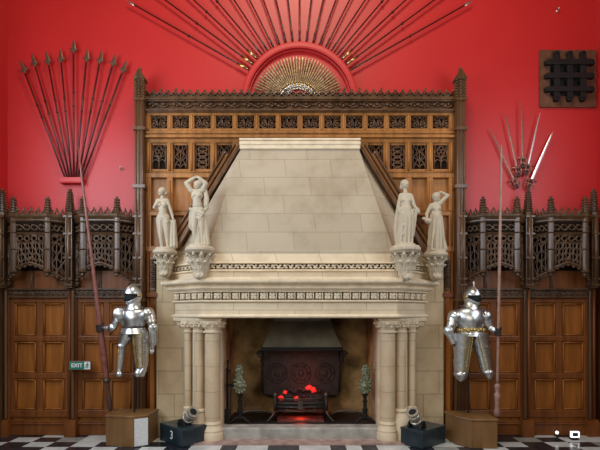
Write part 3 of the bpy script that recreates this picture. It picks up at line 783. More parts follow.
# ------------------------------------------------------------------ statues
def statue(label, ox, oy, Ys, zbase, items, base, shift_y):
    u = S(Ys)/5.0
    def P(x, y, d=0): return Vector((X(ox+x/5.0, Ys), Ys+d*u, Z(oy+y/5.0, Ys)+shift_y))
    mb = MB()
    for it in items:
        if it[0] == 'c':
            a, b = it[1], it[2]; mb.caps(P(*a), P(*b), it[3]*u*1.08, it[4]*u*1.08, 10)
        elif it[0] == 'e':
            r_ = it[2] if isinstance(it[2], tuple) else (it[2],)*3
            mb.ell(P(*it[1]), tuple(q*u*(1.1 if r_[0] > 11 else 1.15) for q in r_), 14, 10)
        elif it[0] == 'h':      # a hand: palm, four fingers, thumb
            c, d, s_ = Vector(it[1]), Vector(it[2]).normalized(), it[3]
            side = Vector((-d.y, d.x, 0)) if abs(d.x)+abs(d.y) > .1 else Vector((1, 0, 0))
            mb.caps(P(*c), P(*(c+d*s_*.6)), s_*.42*u, s_*.40*u, 8)
            for k in range(4):
                f0 = c+d*s_*.7+side*(s_*(.30-.2*k)); L = s_*(.62, .75, .7, .5)[k]
                f1 = f0+d*L*.6+Vector((0, 0, -s_*.12)); f2 = f1+d*L*.4+Vector((0, 0, s_*.1))
                mb.caps(P(*f0), P(*f1), s_*.13*u, s_*.12*u, 6); mb.caps(P(*f1), P(*f2), s_*.12*u, s_*.10*u, 6)
            th = c+side*s_*.35+d*s_*.1; mb.caps(P(*th), P(*(th+side*s_*.25+d*s_*.5)), s_*.15*u, s_*.11*u, 6)
    bx, by, br = base
    cpt = P(bx, by, 0)
    mb.lathe([(br*u, zbase), (br*u, zbase+.012), (br*.93*u, zbase+.028)], (cpt.x, Ys, 0), 16)
    mb2 = mb
    o = mb2.build('statue', 'statue', None, (cpt.x, Ys, zbase)); remesh(o, .0036, 1)
    o.data.materials.clear(); o.data.materials.append(M['statue'])
    return tag(o, label, 'statue', 'statues on the mantel corbels')
def face(x, y, d, sx=0):     # features on the front of a head at (x, y): brow, nose, lips, chin, ears
    q = sx
    return [('c', (x-7+q, y-4, d-12), (x+7+q, y-4, d-12), 2.6, 2.6), ('c', (x+q, y-4, d-14), (x+q*1.4, y+4, d-18), 2, 2.8), ('c', (x-4+q, y+9, d-13), (x+4+q, y+9, d-13), 2, 2),
            ('e', (x+q, y+14, d-10), (5, 5, 4)), ('e', (x-5+q, y-1, d-12.5), 2), ('e', (x+5+q, y-1, d-12.5), 2), ('e', (x-13+q*.3, y, d), (2.5, 4, 5)), ('e', (x+13+q*.3, y, d), (2.5, 4, 5))]
s2 = [('e', (237,97,0), (15,17,20)), ('e', (240,88,5), (20,19,17)), ('e', (252,104,8), (11,10,15)), ('c', (235,110,2), (236,128,2), 8, 10), ('c', (210,127,0), (261,124,0), 11, 11), ('e', (235,148,0), (27,17,27)),
      ('e', (223,151,-13), (11,9,10)), ('e', (247,149,-13), (11,9,10)), ('c', (234,165,0), (236,192,0), 21, 20), ('e', (237,196,-3), (22,16,20)), ('e', (239,222,2), (31,20,24)),
      ('c', (207,124,-2), (183,88,-5), 12, 11), ('c', (183,88,-5), (221,64,-10), 11, 8), ('h', (222,61,-10), (1,-.25,0), 13), ('c', (263,122,0), (279,88,-3), 12, 11), ('c', (279,88,-3), (246,60,-6), 11, 8), ('h', (244,58,-6), (-1,-.2,0), 13),
      ('c', (253,226,0), (259,310,-2), 20, 13), ('c', (259,310,-2), (263,388,2), 12.5, 7), ('c', (226,226,0), (222,306,-9), 19, 13), ('c', (222,306,-9), (227,390,0), 12.5, 7), ('c', (227,394,0), (219,397,-16), 7, 5), ('c', (263,394,0), (268,397,-16), 7, 5),
      ('c', (204,216,-9), (268,240,-15), 7, 9), ('c', (204,224,-8), (262,252,-15), 5, 7), ('c', (208,234,-6), (250,268,-16), 4, 6), ('c', (277,112,6), (284,165,6), 6, 11), ('c', (284,165,6), (280,206,4), 11, 10), ('c', (272,130,2), (276,200,-3), 4, 6), ('c', (285,206,4), (263,236,0), 9, 8),
      ('c', (206,232,2), (199,300,6), 11, 8), ('c', (214,240,-3), (206,292,0), 5, 4), ('c', (199,300,6), (208,318,4), 8, 5), ('c', (242,262,14), (240,396,14), 20, 26), ('c', (272,250,6), (286,388,8), 10, 13), ('c', (266,270,0), (277,392,-4), 4, 6), ('c', (243,280,2), (246,394,-2), 5, 7), ('c', (254,250,-14), (240,330,-10), 4, 3)]+face(236, 99, 0, -4)
s1 = [('e', (57,149,0), (14,16,19)), ('e', (61,141,5), (18.5,18,16)), ('e', (76,152,8), (10,9,11)), ('c', (60,160,0), (62,180,0), 7.5, 9), ('c', (41,192,0), (86,192,0), 10.5, 10.5), ('e', (63,212,0), (26,16,26)),
      ('e', (52,216,-12), (10.5,9,9.5)), ('e', (75,216,-12), (10.5,9,9.5)), ('c', (63,228,0), (64,250,0), 19, 20), ('e', (65,262,-5), (20,15,18)), ('e', (66,278,0), (31,20,25)),
      ('c', (38,194,-1), (24,228,-8), 9, 8), ('c', (24,228,-8), (42,210,-20), 7.5, 5.5), ('h', (42,210,-20), (.6,-.6,-.1), 11), ('c', (89,195,0), (106,246,2), 9, 8), ('c', (106,246,2), (117,286,-4), 7.5, 5.5), ('h', (117,288,-4), (.2,1,0), 11),
      ('c', (51,288,0), (53,350,-5), 19.5, 13), ('c', (53,350,-5), (60,424,0), 12.5, 7.5), ('c', (80,288,0), (84,350,-2), 19.5, 13), ('c', (84,350,-2), (90,424,0), 12.5, 7.5), ('c', (59,428,0), (53,431,-15), 7, 5), ('c', (91,428,0), (97,431,-15), 7, 5),
      ('c', (120,292,3), (123,416,3), 9, 15), ('c', (106,300,8), (108,420,10), 10, 15), ('c', (113,300,-5), (112,420,-10), 4, 5), ('c', (124,300,-5), (126,418,-10), 3.5, 5), ('c', (95,292,6), (112,300,3), 10, 8), ('c', (36,274,0), (92,300,-15), 3, 5)]+face(57, 149, 0, -4)
s3 = [('e', (102,76,0), (15,17,20)), ('e', (99,67,5), (19,19,17)), ('e', (88,82,10), (10,9,14)), ('c', (101,88,0), (102,116,0), 8.5, 11), ('c', (82,130,0), (125,130,0), 12.5, 12), ('e', (103,150,0), (28,18,28)),
      ('e', (92,156,-13), (10.5,9,10)), ('e', (116,156,-13), (10.5,9,10)), ('c', (103,165,0), (104,196,0), 22, 24), ('e', (104,215,0), (33,22,28)),
      ('c', (79,132,0), (67,188,0), 11, 9.5), ('c', (67,188,0), (78,226,-14), 9, 6.5), ('h', (79,228,-15), (.3,1,-.1), 12), ('c', (129,133,0), (142,180,-6), 11, 9.5), ('c', (142,180,-6), (156,202,-14), 9, 7), ('h', (156,202,-14), (.5,.8,-.2), 12), ('e', (158,208,-8), (13,11,15)), ('c', (150,196,-10), (166,214,-6), 7, 9),
      ('c', (104,205,0), (98,366,0), 31, 37), ('c', (68,190,8), (57,300,8), 10, 13), ('c', (57,300,8), (66,366,6), 13, 14), ('c', (82,222,-27), (71,372,-33), 5, 6), ('c', (99,230,-32), (90,372,-41), 4.5, 5.5), ('c', (117,224,-31), (109,374,-41), 4.5, 5.5), ('c', (136,218,-18), (126,374,-32), 5, 6.5),
      ('c', (138,204,-20), (84,286,-33), 5, 5), ('c', (132,226,-24), (80,334,-33), 4.5, 4.5), ('c', (150,210,-10), (138,330,-8), 10, 7), ('c', (76,205,-14), (100,196,-24), 5, 5), ('c', (92,170,-18), (122,196,-22), 4, 4), ('e', (78,374,-28), (9,14,6)), ('e', (118,374,-28), (9,14,6))]+face(101, 75, 0, 4)
s4 = [('e', (252,140,0), (14,16,19)), ('e', (257,132,5), (19,18,17)), ('e', (267,147,8), (10,9,12)), ('c', (252,152,0), (252,170,0), 7.5, 9), ('c', (231,181,0), (275,171,0), 10.5, 10.5), ('e', (253,196,0), (26,16,25)), ('e', (243,200,-12), (10,9,9.5)), ('e', (265,197,-12), (10,9,9.5)),
      ('c', (252,205,0), (252,222,0), 20, 20), ('c', (232,219,-12), (272,217,-12), 5, 5), ('e', (252,246,0), (30,20,26)), ('c', (276,168,0), (311,133,-5), 10, 8.5), ('c', (311,133,-5), (280,117,-6), 8, 5.5), ('h', (280,117,-6), (-1,.05,0), 11),
      ('c', (228,184,0), (208,224,-2), 10, 8.5), ('c', (208,224,-2), (205,248,-14), 8, 5.5), ('h', (205,250,-14), (.2,.8,-.3), 11), ('e', (213,262,-12), (17,14,13)), ('c', (200,256,-12), (190,249,-12), 6, 8), ('c', (252,240,0), (250,400,0), 29, 37),
      ('c', (238,238,-25), (221,408,-39), 4.5, 5.5), ('c', (253,244,-28), (242,408,-43), 4.5, 5.5), ('c', (267,242,-25), (266,408,-41), 4.5, 5.5), ('c', (279,240,-14), (289,406,-27), 5, 6.5), ('c', (284,320,0), (299,396,0), 9, 13), ('c', (228,240,-14), (214,380,-10), 5, 6), ('c', (262,262,-26), (232,330,-32), 4, 4), ('e', (232,408,-34), (8,12,6)), ('e', (268,408,-34), (8,12,6))]+face(252, 140, 0, -3)
# vertical shift sets every figure down on its corbel
def sh(oy, cy, Ys, ztop): return ztop-Z(oy+cy/5.0, Ys)+.006
statue('pale stone woman with one hand at her breast and cloth hanging at her side', 150, 165, CB[0][1], CT[0][2], s1, (75, 432, 48), sh(165, 436, CB[0][1], CT[0][2]))
statue('pale stone woman with both arms folded above her head', 150, 165, CB[1][1], CT[1][2], s2, (244, 402, 52), sh(165, 402, CB[1][1], CT[1][2]))
statue('robed pale stone woman looking aside, holding gathered cloth at her hip', 385, 170, CB[2][1], CT[2][2], s3, (100, 380, 54), sh(170, 382, CB[2][1], CT[2][2]))
statue('pale stone woman in a long skirt, arm raised to her head, jug at her hip', 385, 170, CB[3][1], CT[3][2], s4, (253, 412, 50), sh(170, 414, CB[3][1], CT[3][2]))
# ------------------------------------------------------------------ plinths
def plinth(label, plan, h):
    cx = sum(p[0] for p in plan)/len(plan); cy = sum(p[1] for p in plan)/len(plan)
    t = thing('display_plinth', label, 'plinth', (cx, cy, 0), 'plinths under the suits of armour')
    mb = MB(); mb.prism([(x, y, 0) for x, y in plan], (0, 0, h-.03)); bevel(mb.build('plinth_body', 'plinth', t), .006)
    mb = MB(); mb.prism([(cx+(x-cx)*1.045, cy+(y-cy)*1.05, h-.03) for x, y in plan], (0, 0, .03)); bevel(mb.build('top_board', 'plinth', t), .008)
    return t
LP = [(-2.43, -.62), (-2.06, -.69), (-1.91, -.60), (-1.89, -.26), (-2.44, -.26)]
RP = [(1.93, -.27), (1.965, -.58), (2.10, -.73), (2.42, -.74), (2.44, -.27)]
LH, RH = .39, .365
plinth('oak plinth with a white notice on its corner', LP, LH)
plinth('plain oak plinth beside the dark box on the barred-window side', RP, RH)
a = Vector((-2.055, -.694, 0)); b = Vector((-1.905, -.604, 0)); d = (b-a).normalized(); nn = Vector((d.y, -d.x, 0))
mb = MB(); mb.prism([a+d*.008+nn*.002+Vector((0,0,.012)), b-d*.004+nn*.002+Vector((0,0,.012)), b-d*.004+nn*.002+Vector((0,0,.352)), a+d*.008+nn*.002+Vector((0,0,.352))], nn*.008)
tag(mb.build('notice_panel', 'paper', None, (-1.98, -.65, .18)), 'white printed notice fixed to the corner of the oak plinth', 'notice')

# ------------------------------------------------------------------ suits of armour
def suit(label, ox, oy, sc, Y0, plinth_h, rod_c):
    u = S(Y0)/sc
    P = lambda x, y, d=0: Vector((X(ox+x/sc, Y0), Y0+d*u, Z(oy+y/sc, Y0)))
    t = thing('suit_of_armour', label, 'armour', (X(ox+rod_c/sc, Y0), Y0, plinth_h), 'suits of armour on plinths')
    return t, P, u
def helm(t, P, u, c, r, yaw, mat='steel'):
    q = Matrix.Rotation(yaw, 3, 'Z'); C0 = P(*c); n, m_ = 48, 32
    def pt(az, el, k=1.0):
        beak = 1+.16*max(0, math.cos(az))**3*max(0, -math.sin(el)+.25)
        return C0+q@Vector((r[0]*u*k*beak*math.cos(el)*math.sin(az), -r[1]*u*k*beak*math.cos(el)*math.cos(az), r[2]*u*k*math.sin(el)))
    mb = MB(); vs = []; fs = []
    for i in range(m_+1):
        el = -1.25+(PI/2+1.25)*i/m_
        for j in range(n): vs.append(pt(-PI+2*PI*j/n, el))
    def hole(az, el):
        if abs(az) > R(74): return False
        s_ = math.sin(el); lo = -.40*math.cos(az*1.35)-.02
        return lo-.14 < s_ < .17
    for i in range(m_):
        for j in range(n):
            k = (j+1) % n; az = -PI+2*PI*(j+.5)/n; el = -1.25+(PI/2+1.25)*(i+.5)/m_
            if not hole(az, el): fs.append([i*n+j, i*n+k, (i+1)*n+k, (i+1)*n+j])
    mb.add(vs, fs, True)
    mb.tube([pt(0, R(a), 1.02) for a in range(12, 171, 8)] if False else [pt(0, R(a), 1.02) for a in range(8, 90, 6)]+[pt(PI, R(a), 1.02) for a in range(84, 10, -6)], .007, 6)
    mb.tube([pt(R(a), .18, 1.02) for a in range(-70, 71, 10)], .0055, 6)
    mb.tube([pt(R(a), math.asin(-.40*math.cos(R(a)*1.35)-.17), 1.015) for a in range(-64, 65, 8)], .005, 6)
    h = mb.build('helmet', mat, t)
    mb = MB(); vs = []; fs = []
    for i in range(13):
        el = -1.2+2.6*i/12
        for j in range(24): vs.append(pt(-PI+2*PI*j/24, el, .92))
    for i in range(12):
        for j in range(24): fs.append([i*24+j, i*24+(j+1) % 24, (i+1)*24+(j+1) % 24, (i+1)*24+j])
    mb.add(vs, fs, True); mb.build('helmet_shade', 'black', h)  # black inner shell paints the darkness inside the empty helmet
    mb = MB()
    for e in (-1, 1):
        c_ = pt(e*R(88), .02, 1.0); ax = (c_-C0).normalized(); mb.lathe([(.024, -.004), (.024, .006), (.012, .012), (.004, .014)], c_, 12, ax)
    mb.build('visor_pivot', 'brass', h)
    return h
def lames(P, pts, n, amp=.10):
    """overlapping plates along a limb: a saw-toothed radius"""
    out_p, out_r = [], []
    for k in range(n):
        f0, f1 = k/n, (k+1)/n
        for f, g in ((f0, 1+amp), (f1-.001, 1-amp*.3)):
            q = f*(len(pts)-1); i = min(int(q), len(pts)-2); w_ = q-i
            a, b = pts[i], pts[i+1]
            out_p.append(Vector(a[0]).lerp(Vector(b[0]), w_)); out_r.append((a[1]*(1-w_)+b[1]*w_)*g)
    return out_p, out_r
def part(t, name, mat, fn, sm=40):
    mb = MB(); fn(mb); o = mb.build(name, mat, t); autosmooth(o, sm); return o
def torso(mb, P, u, secs, n=28):
    rings = []
    for y, x, rx, ry in secs:
        c = P(x, y, 0); ring = []
        for j in range(n):
            a = 2*PI*j/n; ca, sa = math.cos(a), math.sin(a)
            k = 1+.10*max(0, -sa)**6     # the keel down the breastplate
            ring.append((c.x+rx*u*ca, c.y+ry*u*sa*k, c.z))
        rings.append(ring)
    mb.loft(rings)
def limb(t, name, mat, P, u, a, b, ra, rb, n=1, extra=None):
    pts = [(P(*a), ra*u), (P(*b), rb*u)]
    pp, rr = lames(P, pts, n, .07) if n > 1 else ([p for p, _ in pts], [r_ for _, r_ in pts])
    return part(t, name, mat, lambda mb: mb.tube(pp, rr, 18))
def hang_hand(t, P, u, c, d, s_, mat):
    def f(mb):
        c0 = Vector(c); dv = Vector(d).normalized(); side = Vector((-dv.y, dv.x, 0))
        mb.caps(P(*c0), P(*(c0+dv*s_*.8)), s_*.36*u, s_*.34*u, 10)
        for k in range(4):
            f0 = c0+dv*s_*.95+side*s_*(.30-.2*k); L = s_*(.75, .9, .85, .62)[k]
            f1 = f0+dv*L*.55+Vector((0,0,-2)); f2 = f1+dv*L*.45+Vector((0,0,3))
            mb.caps(P(*f0), P(*f1), s_*.125*u, s_*.115*u, 7); mb.caps(P(*f1), P(*f2), s_*.115*u, s_*.09*u, 7)
        th = c0+side*s_*.36+dv*s_*.25; mb.caps(P(*th), P(*(th+side*s_*.22+dv*s_*.55)), s_*.14*u, s_*.11*u, 7)
    return part(t, 'gauntlet', mat, f)
def fist(t, P, u, wrist, axis_pt, axis_dir, rad, mat):
    """a closed gauntlet: four fingers wrapped round a shaft of radius rad at axis_pt (world), thumb across"""
    def f(mb):
        ax = Vector(axis_dir).normalized(); cpt = Vector(axis_pt); wv = P(*wrist)
        out = (wv-cpt); out -= ax*out.dot(ax); out.normalize(); tang = ax.cross(out)
        if tang.y > 0: tang = -tang                     # knuckles to the front
        mb.caps(wv, cpt+out*(rad+.018), .032, .034, 10)
        for k in range(4):
            o_ = ax*(.036-.024*k); pts = []
            for j in range(8):
                a = R(20+32*j); pts.append(cpt+o_+out*((rad+.013)*math.cos(a))+tang*((rad+.013)*math.sin(a)))
            mb.tube(pts, [.0125]*6+[.011, .009], 7)
        pts = [cpt+ax*.055+out*((rad+.014)*math.cos(a))-tang*((rad+.014)*math.sin(a)) for a in (0, .5, 1.0, 1.5, 2.0)]
        mb.tube(pts, [.015, .014, .013, .012, .009], 7)
    return part(t, 'gauntlet', mat, f)
def strips(t, P, u, legs):
    def f(mb):
        for (a, b, ra, rb, lines) in legs:
            A, B = P(*a), P(*b); n = 13
            for off in lines:
                pts = []
                for i in range(n):
                    w_ = i/(n-1); r_ = (ra+(rb-ra)*w_)*u; p = A.lerp(B, w_)
                    pts.append(p+Vector((r_*math.sin(off)*1.02, -r_*math.cos(off)*1.04, 0)))
                mb.tube(pts, .006, 5)
                for p in pts: mb.ell(p, (.013, .008, .009), 6, 4)
    return part(t, 'etched_trim', 'brass', f)

# the suit that holds the slanting lance
t, P, u = suit('steel suit of armour without lower legs, gripping the slanting red lance', 98, 280, 4.5, -.50, LH, 160)
LA = (Vector((X(110.5, -.42), -.42, LH)), Vector((X(78, -.62), -.62, Z(146, -.62))))
def on_l(L, z): w_ = (z-L[0].z)/(L[1].z-L[0].z); return L[0].lerp(L[1], w_)
helm(t, P, u, (157, 72, 0), (37, 42, 50), R(-22))
part(t, 'gorget', 'steel', lambda mb: mb.tube([P(158,104), P(158,118), P(160,128), P(162,136)], [(34*u, 30*u), (33*u, 30*u), (40*u, 34*u), (50*u, 36*u)], 24, up=(0,1,0)))
part(t, 'breastplate', 'steel', lambda mb: torso(mb, P, u, [(127,162,34,24), (134,164,56,33), (146,164,63,40), (165,163,60,46), (185,161,54,46), (203,160,48,40), (212,160,47,38)]))
part(t, 'waist_belt', 'leather', lambda mb: torso(mb, P, u, [(207,160,50,43), (212,160,51,44), (217,160,51,44)]))
part(t, 'fauld', 'steel', lambda mb: torso(mb, P, u, [(214,160,50,42), (222,161,56,46), (222.1,161,53,44), (231,162,60,48), (231.1,162,57,46), (240,163,63,50), (241,163,55,40)]))
part(t, 'pauldron', 'steel', lambda mb: (mb.ell(P(104,146,0), (26*u, 30*u, 26*u), 18, 12), mb.tube([P(100,150), P(93,170), P(92.9,170), P(88,186)], [23*u, 23*u, 20*u, 21*u], 18)))
part(t, 'besagew', 'steel', lambda mb: mb.lathe([(24*u, -.006), (24*u, .004), (14*u, .014), (4*u, .02)], P(107,152,-33), 20, (.15,-1,.1)))
part(t, 'pauldron', 'steel_warm', lambda mb: (mb.ell(P(226,150,0), (27*u, 30*u, 28*u), 18, 12), mb.tube([P(230,156), P(236,174), P(235.9,174), P(240,190)], [24*u, 24*u, 21*u, 22*u], 18)))
limb(t, 'upper_arm', 'steel', P, u, (93,160,0), (72,208,-2), 18, 15, 3)
part(t, 'elbow_cop', 'steel', lambda mb: (mb.ell(P(69,213,-4), (17*u, 21*u, 17*u), 14, 10), mb.lathe([(19*u, 0), (15*u, .008), (4*u, .02)], P(62,216,-18), 14, (-.5,-1,0))))
hp = on_l(LA, Z(280+217/4.5, -.50))
limb(t, 'forearm', 'steel_warm', P, u, (68,216,-6), (33,218,-4), 15, 11.5, 3)
fist(t, P, u, (30,218,-3), hp, LA[1]-LA[0], .030, 'glove')
limb(t, 'upper_arm', 'steel_warm', P, u, (230,160,0), (243,208,0), 19, 16, 3)
part(t, 'elbow_cop', 'steel', lambda mb: (mb.ell(P(245,214,-2), (18*u, 21*u, 17*u), 14, 10), mb.lathe([(18*u, 0), (14*u, .008), (4*u, .02)], P(256,214,-12), 14, (.8,-1,0))))
limb(t, 'forearm', 'steel', P, u, (246,220,-2), (252,278,-8), 16, 12, 3)
part(t, 'gauntlet_cuff', 'steel', lambda mb: mb.tube([P(250,262,-8), P(252,284,-9), P(251,292,-9)], [17*u, 13*u, 12*u], 16))
hang_hand(t, P, u, (250,292,-9), (-.14,1,0), 22, 'steel')
limb(t, 'cuisse', 'steel', P, u, (132,238,0), (110,294,-6), 33, 19, 1)
part(t, 'knee_cop', 'steel', lambda mb: mb.ell(P(109,296,-8), (20*u, 24*u, 17*u), 14, 10))
limb(t, 'greave', 'steel', P, u, (108,300,-6), (97,398,-4), 18, 13.5, 9)
part(t, 'sabaton', 'steel', lambda mb: (mb.caps(P(97,404,0), P(106,420,-26), 15*u, 15*u, 12), mb.caps(P(92,412,0), P(96,422,-8), 12*u, 12*u, 10)))
limb(t, 'cuisse', 'steel_warm', P, u, (193,236,0), (198,392,-4), 38, 27, 4)
part(t, 'sabaton', 'steel', lambda mb: (mb.caps(P(196,398,0), P(188,418,-20), 24*u, 18*u, 12), mb.caps(P(202,404,0), P(200,424,-8), 18*u, 14*u, 10)))
strips(t, P, u, [((193,244,0), (198,388,-4), 40, 28, (-.55, -.15, .45)), ((108,302,-6), (98,392,-4), 19.5, 14.5, (-.2,))])
part(t, 'mail_skirt', 'iron', lambda mb: mb.ell(P(162,240,2), (48*u, 34*u, 26*u), 16, 10))
part(t, 'support_rod', 'black_iron', lambda mb: mb.tube([P(162,300,6), tuple(P(162,300,6))[:2]+(LH,)], .011, 8))

# the suit beside the upright lance
t, P, u = suit('steel suit of armour with bare cuffs and gilt leg bands, beside the upright lance', 440, 280, 4.29, -.50, RH, 133)
RA = (Vector((X(496.8, -.62), -.62, RH)), Vector((X(501.5, -.62), -.62, Z(145, -.62))))
helm(t, P, u, (138, 74, 0), (34, 40, 42), R(22))
part(t, 'plume_holder', 'steel_warm', lambda mb: (mb.tube([P(144,40,0), P(147,24,2), P(146,10,4)], [6*u, 3.5*u, 4.5*u], 8), mb.ell(P(146,9,4), 5*u, 8, 6)))
part(t, 'gorget', 'steel_warm', lambda mb: mb.tube([P(137,100), P(136,110), P(134,120), P(131,128)], [(31*u, 29*u), (31*u, 29*u), (40*u, 33*u), (52*u, 36*u)], 24, up=(0,1,0)))
part(t, 'breastplate', 'steel', lambda mb: torso(mb, P, u, [(118,131,34,24), (126,130,54,32), (140,129,65,39), (165,130,63,46), (188,132,56,45), (205,133,50,40), (214,133,49,38)]))
part(t, 'shoulder_strap', 'leather', lambda mb: mb.tube([P(160,112,-32), P(168,128,-42), P(173,150,-44)], .009, 6))
part(t, 'gilt_belt', 'brass', lambda mb: [mb.ell(P(133+54*math.sin(R(a)), 214+3*math.sin(a), -46*math.cos(R(a))), (9*u, 9*u, 7*u), 8, 6) for a in range(-90, 91, 15)])
part(t, 'fauld', 'steel', lambda mb: torso(mb, P, u, [(214,133,51,42), (222,133,56,46), (222.1,133,53,44), (231,133,60,48), (231.1,133,57,46), (240,133,62,48), (241,133,54,40)]))
for (cx, sx, ax) in ((64, -1, 'steel'), (194, 1, 'steel')):
    part(t, 'pauldron', ax, lambda mb: (mb.ell(P(cx,156,0), (29*u, 33*u, 30*u), 18, 12), mb.tube([P(cx+sx*2,160), P(cx+sx*8,178), P(cx+sx*8,178.1), P(cx+sx*12,194)], [28*u, 27*u, 23*u, 23*u], 18)))
limb(t, 'upper_arm', 'steel', P, u, (57,170,0), (42,212,-2), 21, 17, 3)
part(t, 'elbow_cop', 'steel', lambda mb: (mb.ell(P(38,217,-4), (19*u, 22*u, 18*u), 14, 10), mb.lathe([(19*u, 0), (14*u, .008), (4*u, .02)], P(28,218,-14), 14, (-.8,-1,0))))
limb(t, 'forearm', 'steel', P, u, (38,222,-4), (55,266,-10), 18, 14, 3)
part(t, 'gauntlet_cuff', 'steel', lambda mb: mb.tube([P(54,258,-10), P(58,272,-11)], [17*u, 15*u], 16))
hang_hand(t, P, u, (58,268,-10), (.25,1,0), 12, 'glove')
limb(t, 'upper_arm', 'steel', P, u, (199,170,0), (214,204,-4), 21, 17, 3)
part(t, 'elbow_cop', 'steel', lambda mb: mb.ell(P(216,207,-6), (18*u, 21*u, 17*u), 14, 10))
hq = on_l(RA, Z(280+222/4.29, -.50))
limb(t, 'forearm', 'steel', P, u, (216,207,-8), (230,218,-30), 15, 12, 2)
fist(t, P, u, (232,220,-34), hq, RA[1]-RA[0], .022, 'glove')
for a, b, ra, rb in (((100,232,0), (88,396,-6), 41, 29), ((167,234,0), (199,388,-6), 36, 25)):
    limb(t, 'cuisse', 'steel', P, u, a, b, ra, rb, 3)
part(t, 'knee_cop', 'steel', lambda mb: (mb.ell(P(86,402,-8), (30*u, 33*u, 20*u), 16, 10), mb.tube([P(86,400,-10), P(84,420,-14), P(82,434,-16)], [29*u, 20*u, 5*u], 16)))
part(t, 'knee_cop', 'steel', lambda mb: (mb.ell(P(202,394,-8), (26*u, 29*u, 18*u), 16, 10), mb.tube([P(202,392,-10), P(204,410,-14), P(206,424,-16)], [25*u, 18*u, 5*u], 16)))
strips(t, P, u, [((100,240,0), (88,392,-6), 42.5, 30, (-.1, .35, .75)), ((167,242,0), (199,384,-6), 37.5, 26, (-.5, -.05))])
part(t, 'mail_skirt', 'iron', lambda mb: mb.ell(P(133,240,2), (46*u, 34*u, 26*u), 16, 10))
part(t, 'support_rod', 'black_iron', lambda mb: mb.tube([P(133,250,30), tuple(P(133,250,30))[:2]+(RH,)], .011, 8))

# lances
def lance(label, L, stops, grip):
    t = thing('lance', label, 'lance', tuple(L[0]), 'lances standing on the plinths')
    d = (L[1]-L[0]); at = lambda w_: L[0]+d*w_
    mb = MB(); mb.tube([at(s_[0]) for s_ in stops], [s_[1] for s_ in stops], 14); mb.build('shaft', grip[0], t)
    return t, at
def wz(L, py, y): return (Z(py, y)-L[0].z)/(L[1].z-L[0].z)
t, at = lance('slanting dark red lance gripped by the armour above the plinth with the notice', LA, [(.115, .022), (.13, .034), (.2, .042), (.30, .036), (.42, .028), (.6, .021), (.9, .014), (1.0, .006)], ('lance',))
mb = MB(); mb.tube([at(0), at(.006), at(.03), at(.06), at(.10), at(.117)], [.012, .030, .034, .022, .020, .026], 14); mb.build('butt_grip', 'lance_dark', t)
mb = MB(); mb.tube([at(.112), at(.116), at(.124), at(.128)], [.028, .047, .047, .03], 14); mb.build('collar', 'iron', t)
t, at = lance('upright brownish red lance standing beside the armour with gilt leg bands', RA, [(.12, .013), (.14, .016), (.3, .017), (.55, .019), (.8, .016), (.985, .012), (1.0, .006)], ('lance_b',))
mb = MB(); mb.tube([at(w_) for w_ in (0, .005, .02, .032, .04, .055, .07, .082, .09, .105, .115, .122)], [.012, .034, .036, .024, .030, .026, .036, .040, .022, .032, .036, .016], 14); mb.build('turned_butt', 'lance_b', t)

